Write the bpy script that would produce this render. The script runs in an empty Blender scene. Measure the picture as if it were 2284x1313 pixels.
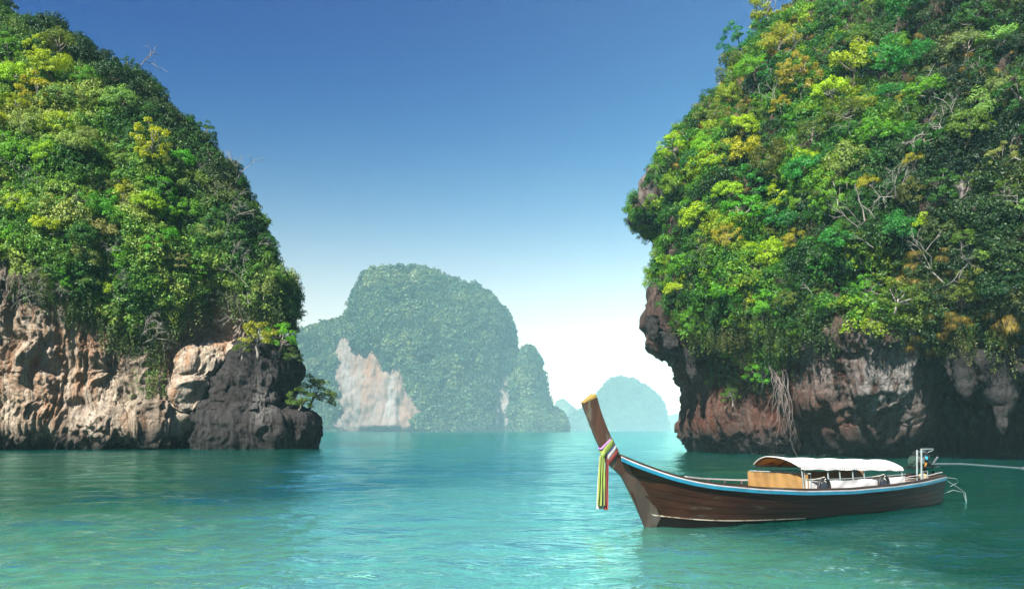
import bpy, bmesh, math, random
import numpy as np
from mathutils import Vector, Matrix, Euler, Quaternion

R = math.radians
rng = np.random.default_rng(7)
random.seed(7)
scene = bpy.context.scene
COL = scene.collection

# ------------------------------------------------------------------ camera, sky, sun, exposure
F, CX, HY, CAMH = 1776.4, 1142.0, 959.5, 2.0
cam_data = bpy.data.cameras.new('camera')
cam = bpy.data.objects.new('camera', cam_data)
COL.objects.link(cam)
cam.location = (0, 0, CAMH)
cam.rotation_euler = (R(90), 0, 0)
cam_data.lens, cam_data.sensor_width = 28, 36
cam_data.shift_y = (HY - 656.5) / 2284
cam_data.clip_start, cam_data.clip_end = 0.1, 20000
scene.camera = cam

SUN_DIR = Vector((-0.36, -0.60, 0.71)).normalized()      # towards the sun
SUN_EL = math.asin(SUN_DIR.z)
SUN_AZ = math.atan2(SUN_DIR.x, SUN_DIR.y)
world = bpy.data.worlds.new('World')
scene.world = world
world.use_nodes = True
wn, wl = world.node_tree.nodes, world.node_tree.links
wn.clear()
sky = wn.new('ShaderNodeTexSky')
sky.sky_type = 'NISHITA'
sky.sun_disc = False
sky.sun_elevation = SUN_EL
sky.sun_rotation = SUN_AZ % (2 * math.pi)
sky.air_density, sky.dust_density, sky.ozone_density = 1.0, 0.6, 2.0
tc = wn.new('ShaderNodeTexCoord')
sep = wn.new('ShaderNodeSeparateXYZ')
ramp = wn.new('ShaderNodeValToRGB')
ramp.color_ramp.interpolation = 'B_SPLINE'
els = ramp.color_ramp.elements
els[0].position, els[0].color = 0.0, (1.40, 0.82, 0.55, 1)
els[1].position, els[1].color = 0.60, (0.0, 0.032, 0.25, 1)
for p, c in ((0.06, (1.25, 0.80, 0.53)), (0.14, (0.98, 0.64, 0.43)), (0.24, (0.25, 0.31, 0.33)), (0.35, (0.0, 0.115, 0.28)), (0.46, (0.0, 0.045, 0.26))):
    e = els.new(p); e.color = (*c, 1)
mul = wn.new('ShaderNodeMix'); mul.data_type = 'RGBA'; mul.blend_type = 'MULTIPLY'; mul.inputs[0].default_value = 1
bgn = wn.new('ShaderNodeBackground'); bgn.inputs['Strength'].default_value = 0.11
won = wn.new('ShaderNodeOutputWorld')
wl.new(tc.outputs['Generated'], sep.inputs[0]); wl.new(sep.outputs['Z'], ramp.inputs['Fac'])
wl.new(sky.outputs['Color'], mul.inputs[6]); wl.new(ramp.outputs['Color'], mul.inputs[7])
wl.new(mul.outputs[2], bgn.inputs['Color']); wl.new(bgn.outputs[0], won.inputs['Surface'])

sun_data = bpy.data.lights.new('sun', 'SUN')
sun_data.energy = 5.0
sun_data.angle = R(0.53)
sun_data.color = (1.0, 0.95, 0.86)
sun = bpy.data.objects.new('sun', sun_data)
COL.objects.link(sun)
sun.location = (-40, -40, 80)
sun.rotation_euler = SUN_DIR.to_track_quat('Z', 'Y').to_euler()

vs = scene.view_settings
scene.display_settings.display_device = 'sRGB'
vs.view_transform, vs.look, vs.gamma, vs.use_curve_mapping = 'Standard', 'None', 1.0, False
vs.exposure = 1.88
cy = scene.cycles
cy.use_denoising = True
try:
    cy.denoiser = 'OPENIMAGEDENOISE'
except Exception:
    pass
cy.max_bounces, cy.diffuse_bounces, cy.glossy_bounces, cy.transmission_bounces = 6, 3, 3, 4
cy.transparent_max_bounces, cy.volume_bounces = 6, 1
cy.caustics_reflective = cy.caustics_refractive = False
cy.sample_clamp_indirect = 4.0
HAZE_DENSITY = 0.00028

# ------------------------------------------------------------------ helpers
def P(px, py, d):
    """A point at depth d seen along a direction surveyed from the photograph."""
    return np.array([(px - CX) / F * d, d, CAMH - (py - HY) / F * d])

_perm = np.random.default_rng(3).permutation(256)
_grad = np.random.default_rng(4).normal(size=(256, 3))
_grad /= np.linalg.norm(_grad, axis=1)[:, None]
def perlin(p, seed=0):
    p = np.asarray(p, float) + seed * 17.31
    i = np.floor(p).astype(int); f = p - i
    u = f * f * f * (f * (f * 6 - 15) + 10)
    out = 0
    for dx in (0, 1):
        wx = u[:, 0] if dx else 1 - u[:, 0]
        for dy in (0, 1):
            wy = u[:, 1] if dy else 1 - u[:, 1]
            for dz in (0, 1):
                wz = u[:, 2] if dz else 1 - u[:, 2]
                h = _perm[(_perm[(_perm[(i[:, 0] + dx) & 255] + i[:, 1] + dy) & 255] + i[:, 2] + dz) & 255]
                g = _grad[h]
                out = out + wx * wy * wz * (g[:, 0] * (f[:, 0] - dx) + g[:, 1] * (f[:, 1] - dy) + g[:, 2] * (f[:, 2] - dz))
    return out * 1.5
def fbm(p, octaves=4, seed=0, gain=0.5):
    a, s, o = 1.0, 0, np.asarray(p, float)
    for k in range(octaves):
        s = s + a * perlin(o, seed + k); a *= gain; o = o * 2.03
    return s
def ridged(p, octaves=3, seed=0):
    a, s, o = 1.0, 0, np.asarray(p, float)
    for k in range(octaves):
        s = s + a * (1 - 2 * np.abs(perlin(o, seed + k))); a *= 0.5; o = o * 2.1
    return s
def smooth(x, a, b):
    t = np.clip((x - a) / (b - a), 0, 1); return t * t * (3 - 2 * t)
def tab(x, pts):
    a = np.array(pts, float); return np.interp(x, a[:, 0], a[:, 1])

def mesh_np(name, verts, faces, mat=None, shade=True, attrs=None):
    """verts (n,3), faces (m,k) array of one face size."""
    me = bpy.data.meshes.new(name)
    verts = np.ascontiguousarray(verts, np.float32); faces = np.ascontiguousarray(faces, np.int32)
    m, k = faces.shape
    me.vertices.add(len(verts)); me.vertices.foreach_set('co', verts.ravel())
    me.loops.add(m * k); me.loops.foreach_set('vertex_index', faces.ravel())
    me.polygons.add(m)
    me.polygons.foreach_set('loop_start', np.arange(0, m * k, k, dtype=np.int32))
    me.update(calc_edges=True)
    me.polygons.foreach_set('use_smooth', np.full(m, shade))
    for an, (typ, dom, data) in (attrs or {}).items():
        at = me.attributes.new(an, typ, dom)
        at.data.foreach_set({'FLOAT': 'value', 'INT': 'value', 'FLOAT_VECTOR': 'vector', 'FLOAT_COLOR': 'color'}[typ], np.ascontiguousarray(data).ravel())
    me.validate()
    if mat: me.materials.append(mat)
    return me
def link(name, me, parent=None, loc=None):
    o = bpy.data.objects.new(name, me); COL.objects.link(o)
    if parent: o.parent = parent
    if loc is not None: o.location = loc
    return o
def tag(o, label=None, cat=None, group=None, kind=None):
    if label: o['label'] = label
    if cat: o['category'] = cat
    if group: o['group'] = group
    if kind: o['kind'] = kind
    return o
def empty(name, loc=(0, 0, 0), rot=None):
    o = bpy.data.objects.new(name, None); COL.objects.link(o)
    o.location = loc; o.empty_display_size = 0.3
    if rot is not None: o.rotation_euler = rot
    return o

class MB:
    """Collects simple shapes and links them as one mesh object."""
    def __init__(s): s.bm = bmesh.new()
    def box(s, c, size, rot=None, bev=0.0):
        r = bmesh.ops.create_cube(s.bm, size=1)
        M = Matrix.Translation(c) @ (rot.to_matrix().to_4x4() if rot else Matrix()) @ Matrix.Diagonal((*size, 1))
        bmesh.ops.transform(s.bm, matrix=M, verts=r['verts'])
        if bev:
            es = list({e for v in r['verts'] for e in v.link_edges})
            bmesh.ops.bevel(s.bm, geom=es, offset=bev, segments=2, affect='EDGES', profile=0.6)
        return s
    def tube(s, pts, rad, n=8, cap=True):
        pts = [Vector(p) for p in pts]
        rads = rad if hasattr(rad, '__len__') else [rad] * len(pts)
        rings, up = [], Vector((0.13, 0.21, 1)).normalized()
        for i, p in enumerate(pts):
            d = (pts[min(i + 1, len(pts) - 1)] - pts[max(i - 1, 0)]).normalized()
            a = d.cross(up)
            if a.length < 1e-3: a = d.cross(Vector((1, 0, 0)))
            a.normalize(); b = a.cross(d).normalized()
            rings.append([s.bm.verts.new(p + (a * math.cos(2 * math.pi * k / n) + b * math.sin(2 * math.pi * k / n)) * rads[i]) for k in range(n)])
        for r0, r1 in zip(rings, rings[1:]):
            for k in range(n):
                s.bm.faces.new((r0[k], r0[(k + 1) % n], r1[(k + 1) % n], r1[k]))
        if cap:
            s.bm.faces.new(rings[0][::-1]); s.bm.faces.new(rings[-1])
        return s
    def cyl(s, a, b, r, n=14, r2=None): return s.tube([a, b], [r, r if r2 is None else r2], n)
    def grid(s, rows, closed=False):
        """rows: list of equal-length point lists, bridged with quads."""
        vv = [[s.bm.verts.new(p) for p in r] for r in rows]
        for r0, r1 in zip(vv, vv[1:]):
            m = len(r0)
            for k in range(m if closed else m - 1):
                s.bm.faces.new((r0[k], r0[(k + 1) % m], r1[(k + 1) % m], r1[k]))
        return vv
    def slab(s, rows, thick):
        """A closed sheet: the grid plus a copy moved by thick (a vector) and its rim."""
        t = Vector(thick)
        a = s.grid(rows); b = s.grid([[Vector(p) + t for p in r] for r in rows])
        loop = lambda g: g[0] + [r[-1] for r in g[1:]] + g[-1][-2::-1] + [r[0] for r in g[-2:0:-1]]
        la, lb = loop(a), loop(b)
        for k in range(len(la)):
            s.bm.faces.new((la[k], la[(k + 1) % len(la)], lb[(k + 1) % len(la)], lb[k]))
        return s
    def build(s, name, mat, parent=None, smooth_=True, bevel=0.0):
        bmesh.ops.recalc_face_normals(s.bm, faces=s.bm.faces)
        me = bpy.data.meshes.new(name); s.bm.to_mesh(me); s.bm.free()
        me.polygons.foreach_set('use_smooth', [smooth_] * len(me.polygons))
        if smooth_:
            try: me.set_sharp_from_angle(angle=R(38))
            except Exception: pass
        if mat: me.materials.append(mat)
        o = link(name, me, parent)
        if bevel:
            m = o.modifiers.new('bevel', 'BEVEL'); m.width = bevel; m.segments = 2
        return o

# ------------------------------------------------------------------ materials
def new_mat(name):
    m = bpy.data.materials.new(name); m.use_nodes = True
    nt = m.node_tree; nt.nodes.clear()
    out = nt.nodes.new('ShaderNodeOutputMaterial')
    return m, nt, out
def nd(nt, t, **kw):
    n = nt.nodes.new(t)
    for k, v in kw.items(): setattr(n, k, v)
    return n
def mixc(nt, fac, a, b, blend='MIX'):
    n = nd(nt, 'ShaderNodeMix', data_type='RGBA', blend_type=blend)
    for sock, v in ((n.inputs[0], fac), (n.inputs[6], a), (n.inputs[7], b)):
        if hasattr(v, 'links'): nt.links.new(v, sock)
        else: sock.default_value = v if isinstance(v, (int, float)) else (*v, 1)
    return n.outputs[2]
def noise(nt, vec, scale, detail=4, rough=0.55, dist=0.0):
    n = nd(nt, 'ShaderNodeTexNoise')
    n.inputs['Scale'].default_value = scale; n.inputs['Detail'].default_value = detail
    n.inputs['Roughness'].default_value = rough; n.inputs['Distortion'].default_value = dist
    if vec is not None: nt.links.new(vec, n.inputs['Vector'])
    return n.outputs['Fac']
def mapping(nt, vec, scale=(1, 1, 1), rot=(0, 0, 0), loc=(0, 0, 0)):
    n = nd(nt, 'ShaderNodeMapping')
    n.inputs['Scale'].default_value = scale; n.inputs['Rotation'].default_value = rot; n.inputs['Location'].default_value = loc
    nt.links.new(vec, n.inputs['Vector']); return n.outputs[0]
def rampf(nt, fac, a, b, v0=0.0, v1=1.0):
    n = nd(nt, 'ShaderNodeMapRange'); n.clamp = True
    nt.links.new(fac, n.inputs[0])
    for i, v in enumerate((a, b, v0, v1)): n.inputs[1 + i].default_value = v
    return n.outputs[0]
def mth(nt, op, a, b=None):
    n = nd(nt, 'ShaderNodeMath', operation=op)
    for s, v in zip(n.inputs, (a, b)):
        if v is None: continue
        if hasattr(v, 'links'): nt.links.new(v, s)
        else: s.default_value = v
    return n.outputs[0]
def attr(nt, name, typ='GEOMETRY', out='Fac'):
    n = nd(nt, 'ShaderNodeAttribute', attribute_name=name, attribute_type=typ); return n.outputs[out]

def paint(name, col, rough=0.55, var=0.25, scale=3.0, metal=0.0, stretch=(1, 1, 1), wear=None, wear_amt=0.5, bump=0.15, rust=None, spec=0.5):
    m, nt, out = new_mat(name)
    b = nd(nt, 'ShaderNodeBsdfPrincipled')
    tcn = nd(nt, 'ShaderNodeTexCoord'); v = mapping(nt, tcn.outputs['Object'], stretch)
    n1 = noise(nt, v, scale, 6, 0.6)
    dark = tuple(c * (1 - var) for c in col); lite = tuple(min(1, c * (1 + var)) for c in col)
    c = mixc(nt, rampf(nt, n1, 0.3, 0.7), dark, lite)
    if wear:
        n2 = noise(nt, v, scale * 0.6, 8, 0.7)
        c = mixc(nt, rampf(nt, n2, 0.62 - 0.22 * wear_amt, 0.66 - 0.18 * wear_amt), c, wear)
    if rust:
        n3 = noise(nt, v, scale * 1.7, 6, 0.65)
        c = mixc(nt, rampf(nt, n3, 0.6, 0.68), c, rust)
    nt.links.new(c, b.inputs['Base Color'])
    b.inputs['Roughness'].default_value = rough; b.inputs['Metallic'].default_value = metal; b.inputs['Specular IOR Level'].default_value = spec
    if bump:
        bp = nd(nt, 'ShaderNodeBump'); bp.inputs['Strength'].default_value = bump; bp.inputs['Distance'].default_value = 0.01
        nt.links.new(noise(nt, v, scale * 5, 5), bp.inputs['Height']); nt.links.new(bp.outputs[0], b.inputs['Normal'])
    nt.links.new(b.outputs[0], out.inputs['Surface'])
    return m

def rock_mat(name, base, lite, dark, stain, seed=0.0, tide=True, streak=(1.1, 1.1, 0.16), pale_col=(0.27, 0.26, 0.245)):
    """Weathered limestone: vertical streaks, stains given by the mesh's own patches, black tide band at the sea."""
    m, nt, out = new_mat(name)
    b = nd(nt, 'ShaderNodeBsdfPrincipled'); b.inputs['Roughness'].default_value = 0.88
    b.inputs['Specular IOR Level'].default_value = 0.2
    geo = nd(nt, 'ShaderNodeNewGeometry'); pos = mapping(nt, geo.outputs['Position'], loc=(seed, seed * 1.7, 0))
    vs_ = mapping(nt, pos, streak)
    warp = mixc(nt, 0.12, vs_, nd(nt, 'ShaderNodeTexNoise').outputs['Color'])
    st = noise(nt, vs_, 0.9, 8, 0.68, 0.6)
    st2 = noise(nt, vs_, 2.6, 6, 0.7, 0.4)
    blot = noise(nt, pos, 0.35, 6, 0.6)
    fine = noise(nt, pos, 3.0, 8, 0.7)
    c = mixc(nt, rampf(nt, st, 0.38, 0.62), base, lite)
    c = mixc(nt, rampf(nt, st2, 0.52, 0.66, 0, 0.85), c, dark)
    c = mixc(nt, rampf(nt, blot, 0.56, 0.72, 0, 0.8), c, dark)
    om = mth(nt, 'MULTIPLY', attr(nt, 'stain'), rampf(nt, st, 0.62, 0.36))
    c = mixc(nt, om, c, stain)
    wm = mth(nt, 'MULTIPLY', attr(nt, 'pale'), rampf(nt, noise(nt, vs_, 1.7, 6, 0.65), 0.40, 0.56))
    c = mixc(nt, wm, c, pale_col)
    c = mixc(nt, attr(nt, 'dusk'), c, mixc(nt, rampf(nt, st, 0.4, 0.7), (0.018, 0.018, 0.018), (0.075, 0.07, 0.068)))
    c = mixc(nt, rampf(nt, fine, 0.2, 0.8, 0.0, 0.5), c, tuple(x * 0.45 for x in base))
    cav = nd(nt, 'ShaderNodeTexVoronoi', feature='DISTANCE_TO_EDGE'); cav.inputs['Scale'].default_value = 0.8
    nt.links.new(mapping(nt, pos, (1, 1, 0.35)), cav.inputs['Vector'])
    crack = rampf(nt, cav.outputs['Distance'], 0.0, 0.05)
    c = mixc(nt, rampf(nt, crack, 0.0, 1.0, 0.22, 0.0), c, tuple(x * 0.3 for x in dark))
    if tide:
        sepn = nd(nt, 'ShaderNodeSeparateXYZ'); nt.links.new(geo.outputs['Position'], sepn.inputs[0])
        h = mth(nt, 'ADD', sepn.outputs['Z'], mth(nt, 'MULTIPLY', mth(nt, 'SUBTRACT', st, 0.5), 4.5))
        c = mixc(nt, rampf(nt, h, 0.5, 2.2, 0.95, 0.0), c, (0.012, 0.012, 0.011))
    nt.links.new(c, b.inputs['Base Color'])
    hgt = mth(nt, 'ADD', mth(nt, 'MULTIPLY', st2, 0.8), mth(nt, 'MULTIPLY', fine, 0.6))
    hgt = mth(nt, 'ADD', hgt, mth(nt, 'MULTIPLY', crack, 0.15))
    bp = nd(nt, 'ShaderNodeBump'); bp.inputs['Strength'].default_value = 0.9; bp.inputs['Distance'].default_value = 0.55
    nt.links.new(hgt, bp.inputs['Height']); nt.links.new(bp.outputs[0], b.inputs['Normal'])
    nt.links.new(b.outputs[0], out.inputs['Surface'])
    return m

def leaf_mat(name, source):
    """Leaves tinted by their own plant: 'object' for single trees, 'instancer' for massed plants."""
    m, nt, out = new_mat(name)
    if source == 'object':
        tint = nd(nt, 'ShaderNodeObjectInfo').outputs['Color']
    else:
        tint = attr(nt, 'tint', 'INSTANCER', 'Color')
    var = attr(nt, 'leafvar')
    c = mixc(nt, var, mixc(nt, 1.0, tint, (0.60, 0.68, 0.75), 'MULTIPLY'), mixc(nt, 1.0, tint, (1.35, 1.32, 0.9), 'MULTIPLY'))
    df = nd(nt, 'ShaderNodeBsdfDiffuse'); tr = nd(nt, 'ShaderNodeBsdfTranslucent'); gl = nd(nt, 'ShaderNodeBsdfGlossy')
    gl.inputs['Roughness'].default_value = 0.45
    nt.links.new(c, df.inputs['Color'])
    nt.links.new(mixc(nt, 1.0, c, (1.25, 1.15, 0.55), 'MULTIPLY'), tr.inputs['Color'])
    gl.inputs['Color'].default_value = (0.5, 0.55, 0.5, 1)
    m1 = nd(nt, 'ShaderNodeMixShader'); m1.inputs[0].default_value = 0.34
    nt.links.new(df.outputs[0], m1.inputs[1]); nt.links.new(tr.outputs[0], m1.inputs[2])
    fr = nd(nt, 'ShaderNodeMixShader'); fr.inputs[0].default_value = 0.035
    nt.links.new(m1.outputs[0], fr.inputs[1]); nt.links.new(gl.outputs[0], fr.inputs[2])
    nt.links.new(fr.outputs[0], out.inputs['Surface'])
    return m

M = {}
M['leaf_object'] = leaf_mat('leaf_tree', 'object')
M['leaf_mass'] = leaf_mat('leaf_undergrowth', 'instancer')
M['bark'] = paint('bark', (0.16, 0.135, 0.11), 0.9, 0.4, 2.0, stretch=(4, 4, 1))
M['pale_bark'] = paint('pale_bark', (0.20, 0.185, 0.16), 0.85, 0.25, 3.0, stretch=(4, 4, 1))
M['root'] = paint('root', (0.10, 0.082, 0.072), 0.9, 0.4, 3.0, stretch=(4, 4, 1))
M['rock_tan'] = rock_mat('tan_limestone', (0.20, 0.14, 0.095), (0.48, 0.41, 0.31), (0.032, 0.024, 0.02), (0.42, 0.165, 0.045), 0.0, pale_col=(0.46, 0.42, 0.36))
M['rock_red'] = rock_mat('red_limestone', (0.052, 0.029, 0.022), (0.11, 0.076, 0.062), (0.013, 0.010, 0.009), (0.095, 0.030, 0.016), 40.0)
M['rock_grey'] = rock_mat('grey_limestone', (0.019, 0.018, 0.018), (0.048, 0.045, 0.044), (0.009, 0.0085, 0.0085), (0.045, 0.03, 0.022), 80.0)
M['rock_far'] = rock_mat('far_limestone', (0.125, 0.085, 0.066), (0.18, 0.148, 0.122), (0.05, 0.04, 0.032), (0.26, 0.13, 0.065), 10.0, True, (0.06, 0.06, 0.008))
M['rock_forest'] = paint('wooded_slope', (0.05, 0.075, 0.03), 0.95, 0.35, 0.05, bump=0)

# ------------------------------------------------------------------ water and seabed
def water_mat():
    m, nt, out = new_mat('sea_water')
    geo = nd(nt, 'ShaderNodeNewGeometry'); pos = geo.outputs['Position']
    ln = nd(nt, 'ShaderNodeVectorMath', operation='LENGTH'); nt.links.new(pos, ln.inputs[0])
    dist = ln.outputs['Value']
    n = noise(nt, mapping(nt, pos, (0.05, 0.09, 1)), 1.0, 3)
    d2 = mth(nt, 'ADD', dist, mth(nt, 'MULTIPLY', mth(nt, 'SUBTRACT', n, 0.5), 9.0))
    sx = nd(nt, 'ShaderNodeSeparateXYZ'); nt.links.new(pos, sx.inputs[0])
    d2 = mth(nt, 'ADD', d2, rampf(nt, sx.outputs['X'], 1.5, 9.0, 0.0, 18.0))       # darker on the right: cliff reflection and shade painted into the water colour
    bank_glare = rampf(nt, mth(nt, 'ABSOLUTE', mth(nt, 'ADD', sx.outputs['X'], 0.8)), 6.5, 0.5, 0.0, 8.0)       # pale sand bar, with the sky's glare painted into its colour
    d2 = mth(nt, 'SUBTRACT', d2, bank_glare)
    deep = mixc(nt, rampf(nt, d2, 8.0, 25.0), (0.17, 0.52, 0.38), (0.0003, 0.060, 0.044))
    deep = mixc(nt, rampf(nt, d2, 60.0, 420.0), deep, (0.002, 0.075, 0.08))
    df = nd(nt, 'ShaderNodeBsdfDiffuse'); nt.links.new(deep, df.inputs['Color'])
    tp = nd(nt, 'ShaderNodeBsdfTransparent'); tp.inputs['Color'].default_value = (0.62, 0.93, 0.86, 1)
    body = nd(nt, 'ShaderNodeMixShader')
    nt.links.new(rampf(nt, d2, 7.0, 24.0, 0.55, 1.0), body.inputs[0])
    nt.links.new(tp.outputs[0], body.inputs[1]); nt.links.new(df.outputs[0], body.inputs[2])
    gl = nd(nt, 'ShaderNodeBsdfGlossy'); gl.inputs['Roughness'].default_value = 0.06; gl.inputs['Color'].default_value = (0.56, 0.96, 0.96, 1)
    fr = nd(nt, 'ShaderNodeFresnel'); fr.inputs['IOR'].default_value = 1.33
    bp = nd(nt, 'ShaderNodeBump'); bp.inputs['Strength'].default_value = 1.0; bp.inputs['Distance'].default_value = 0.10
    r1 = noise(nt, mapping(nt, pos, (1.2, 2.6, 1)), 1.0, 4, 0.6, 0.3)
    r2 = noise(nt, mapping(nt, pos, (4.5, 8.0, 1)), 1.0, 3, 0.55, 0.3)
    nt.links.new(mth(nt, 'MULTIPLY', mth(nt, 'ADD', r1, mth(nt, 'MULTIPLY', r2, 0.35)), mth(nt, 'MULTIPLY', rampf(nt, dist, 15.0, 90.0, 1.0, 0.5), rampf(nt, noise(nt, mapping(nt, pos, (0.06, 0.16, 1)), 1.0, 3), 0.35, 0.65, 0.6, 1.4))), bp.inputs['Height'])
    for s in (gl, fr): nt.links.new(bp.outputs[0], s.inputs['Normal'])
    mx = nd(nt, 'ShaderNodeMixShader'); nt.links.new(mth(nt, 'MULTIPLY', fr.outputs[0], 0.78), mx.inputs[0])
    nt.links.new(body.outputs[0], mx.inputs[1]); nt.links.new(gl.outputs[0], mx.inputs[2])
    nt.links.new(mx.outputs[0], out.inputs['Surface'])
    return m

def build_water():
    nr, FAR = 920, 3700.0
    r = 3.5 * (FAR / 3.5) ** (np.arange(nr) / (nr - 1))
    ang = np.concatenate([np.linspace(-180, -52, 30)[:-1], np.linspace(-52, 52, 330), np.linspace(52, 180, 30)[1:]])
    th = np.radians(ang); na = len(th)
    X = np.outer(r, np.sin(th)); Y = np.outer(r, np.cos(th))
    dr = np.gradient(r)[:, None]
    Z = np.zeros_like(X)
    g = np.random.default_rng(11)
    for k in range(46):
        lam = 0.28 * (9.0 / 0.28) ** g.random()
        a = math.radians(g.normal(-75, 38)); ph = g.random() * 6.28
        amp = 0.0058 * lam ** 0.6
        fil = np.clip((lam / dr - 2.5) / 3.0, 0, 1)
        kx, ky = math.cos(a) * 6.283 / lam, math.sin(a) * 6.283 / lam
        env = 0.65 + 0.35 * np.sin(X * 0.21 * g.random() + Y * 0.17 * g.random() + ph * 3)
        Z += amp * fil * env * np.sin(kx * X + ky * Y + ph)
    v = np.stack([X, Y, Z], -1).reshape(-1, 3)
    v = np.vstack([v, [[0, 0, 0]]])
    i = np.arange(nr * na).reshape(nr, na)
    q = np.stack([i[:-1, :-1], i[:-1, 1:], i[1:, 1:], i[1:, :-1]], -1).reshape(-1, 4)[:, ::-1]
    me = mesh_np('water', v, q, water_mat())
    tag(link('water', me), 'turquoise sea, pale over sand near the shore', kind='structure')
    # sandy seabed that falls away from the beach
    m, nt, out = new_mat('sand')
    b = nd(nt, 'ShaderNodeBsdfPrincipled'); b.inputs['Roughness'].default_value = 0.95
    geo = nd(nt, 'ShaderNodeNewGeometry')
    n1 = noise(nt, mapping(nt, geo.outputs['Position'], (0.5, 0.9, 1)), 1.0, 6, 0.6, 0.5)
    nt.links.new(mixc(nt, rampf(nt, n1, 0.35, 0.65), (0.42, 0.37, 0.26), (0.60, 0.55, 0.42)), b.inputs['Base Color'])
    nt.links.new(b.outputs[0], out.inputs['Surface'])
    xs, ys = np.linspace(-3750, 3750, 63), np.concatenate([np.linspace(-3750, -20, 20), np.linspace(-10, 120, 130), np.linspace(140, 3750, 25)])
    xs = np.sort(np.concatenate([xs, np.linspace(-60, 60, 160)]))
    GX, GY = np.meshgrid(xs, ys)
    depth = -0.35 - 3.4 * smooth(np.abs(GY), 5, 60)
    rip = 0.03 * np.sin(GY * 5 + 2 * np.sin(GX * 0.6)) * (np.abs(GX) < 40) * (np.abs(GY) < 40)
    v = np.stack([GX, GY, depth + rip], -1).reshape(-1, 3)
    i = np.arange(GX.size).reshape(GX.shape)
    q = np.stack([i[:-1, :-1], i[:-1, 1:], i[1:, 1:], i[1:, :-1]], -1).reshape(-1, 4)
    tag(link('seabed', mesh_np('seabed', v, q, m)), 'pale sandy seabed under the shallow water', kind='structure')
build_water()

# ------------------------------------------------------------------ cliffs
class Surf: pass
def grid_faces(nr, nc):
    i = np.arange(nr * nc).reshape(nr, nc)
    return np.stack([i[:-1, :-1], i[:-1, 1:], i[1:, 1:], i[1:, :-1]], -1).reshape(-1, 4)
def grid_normals(V):
    du = np.gradient(V, axis=1); dv = np.gradient(V, axis=0)
    n = np.cross(du, dv); n /= np.linalg.norm(n, axis=-1, keepdims=True) + 1e-9
    return n
def project(p):
    return CX + F * p[..., 0] / p[..., 1], HY - F * (p[..., 2] - CAMH) / p[..., 1]

def finish_surface(name, V, mat, disp, attrs, label, flip=False):
    """Displace a lofted grid along its normal, link it, keep it for planting."""
    n = grid_normals(V)
    if flip: n = -n
    nr, nc = V.shape[:2]
    d = disp(V.reshape(-1, 3)).reshape(nr, nc)
    V2 = V + n * d[..., None]
    n2 = grid_normals(V2)
    if flip: n2 = -n2
    q = grid_faces(nr, nc)
    if flip: q = q[:, ::-1]
    flat = V2.reshape(-1, 3)
    at = {k: ('FLOAT', 'POINT', np.clip(f(flat), 0, 1).astype(np.float32)) for k, f in attrs.items()}
    o = link(name, mesh_np(name, flat, q, mat, True, at))
    tag(o, label, kind='structure')
    s = Surf(); s.obj, s.V, s.N = o, V2, n2
    return s

Z0 = lambda p: np.zeros(len(p))
# ---- right cliff: an overhanging headland, its nose on the left, its foot undercut
R_SIL = [(-300, 1830), (-120, 1750), (0, 1672), (50, 1640), (100, 1606), (165, 1576), (180, 1554), (205, 1520), (255, 1486), (300, 1476), (335, 1460), (370, 1432), (400, 1428),
         (420, 1430), (432, 1486), (500, 1488), (560, 1480), (600, 1476), (640, 1462), (690, 1446), (706, 1448), (725, 1458), (760, 1466), (776, 1492), (800, 1512), (850, 1530),
         (895, 1528), (925, 1520), (950, 1518), (968, 1528), (990, 1544), (1010, 1562), (1040, 1577)]
R_D0 = [(1400, 73), (1560, 70), (1700, 65), (1850, 61.5), (2000, 59), (2150, 56), (2300, 53), (2700, 47)]
R_OUT = [(-3, 0), (0.2, -0.6), (1.4, -0.2), (2.4, 0.6), (5, 0.9), (7.5, 1.8), (9, 3.2), (11, 4.0), (15, 3.6), (20, 2.0), (26, -1.2), (33, -6), (40, -12), (48, -22)]
R_OUT2 = [(-3, -9), (3, -9), (5.5, -7.5), (7.2, -2.5), (8.6, 3.2), (10, 4.5), (13, 4.6), (20, 2.8), (26, 0.5), (33, -4), (40, -10), (48, -20)]
def loft_cliff(sil, d0, out_fn, zs, dn, side, ncol, far_a, t0=0.16, rnd=9.0, back=26):
    """side=-1: nose on the left (cliff extends right); +1: mirrored."""
    rows = []
    tt = np.concatenate([np.linspace(0, t0, ncol // 4, endpoint=False), np.linspace(t0, 1, ncol - ncol // 4)])
    for z in zs:
        py = HY - (z - CAMH) * F / dn
        al = tab(py, sil)
        a = al + tt * (far_a - al)
        D = tab(a, d0) - out_fn(a, z)
        e = np.clip(1 - tt / t0, 0, 1)
        D = D + rnd * (1 - np.sqrt(np.clip(1 - e * e, 0, 1)))
        x = (a - CX) / F * D
        # nose measured at its own depth dn
        # wall going away behind the nose
        kb = np.linspace(1, 0, 14, endpoint=False)
        bx = x[0] - side * (back * 0.9 * kb ** 1.6); by = D[0] + back * kb
        rows.append(np.stack([np.concatenate([bx, x]), np.concatenate([by, D]), np.full(len(x) + 14, z)], -1))
    V = np.array(rows)
    return V

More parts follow.
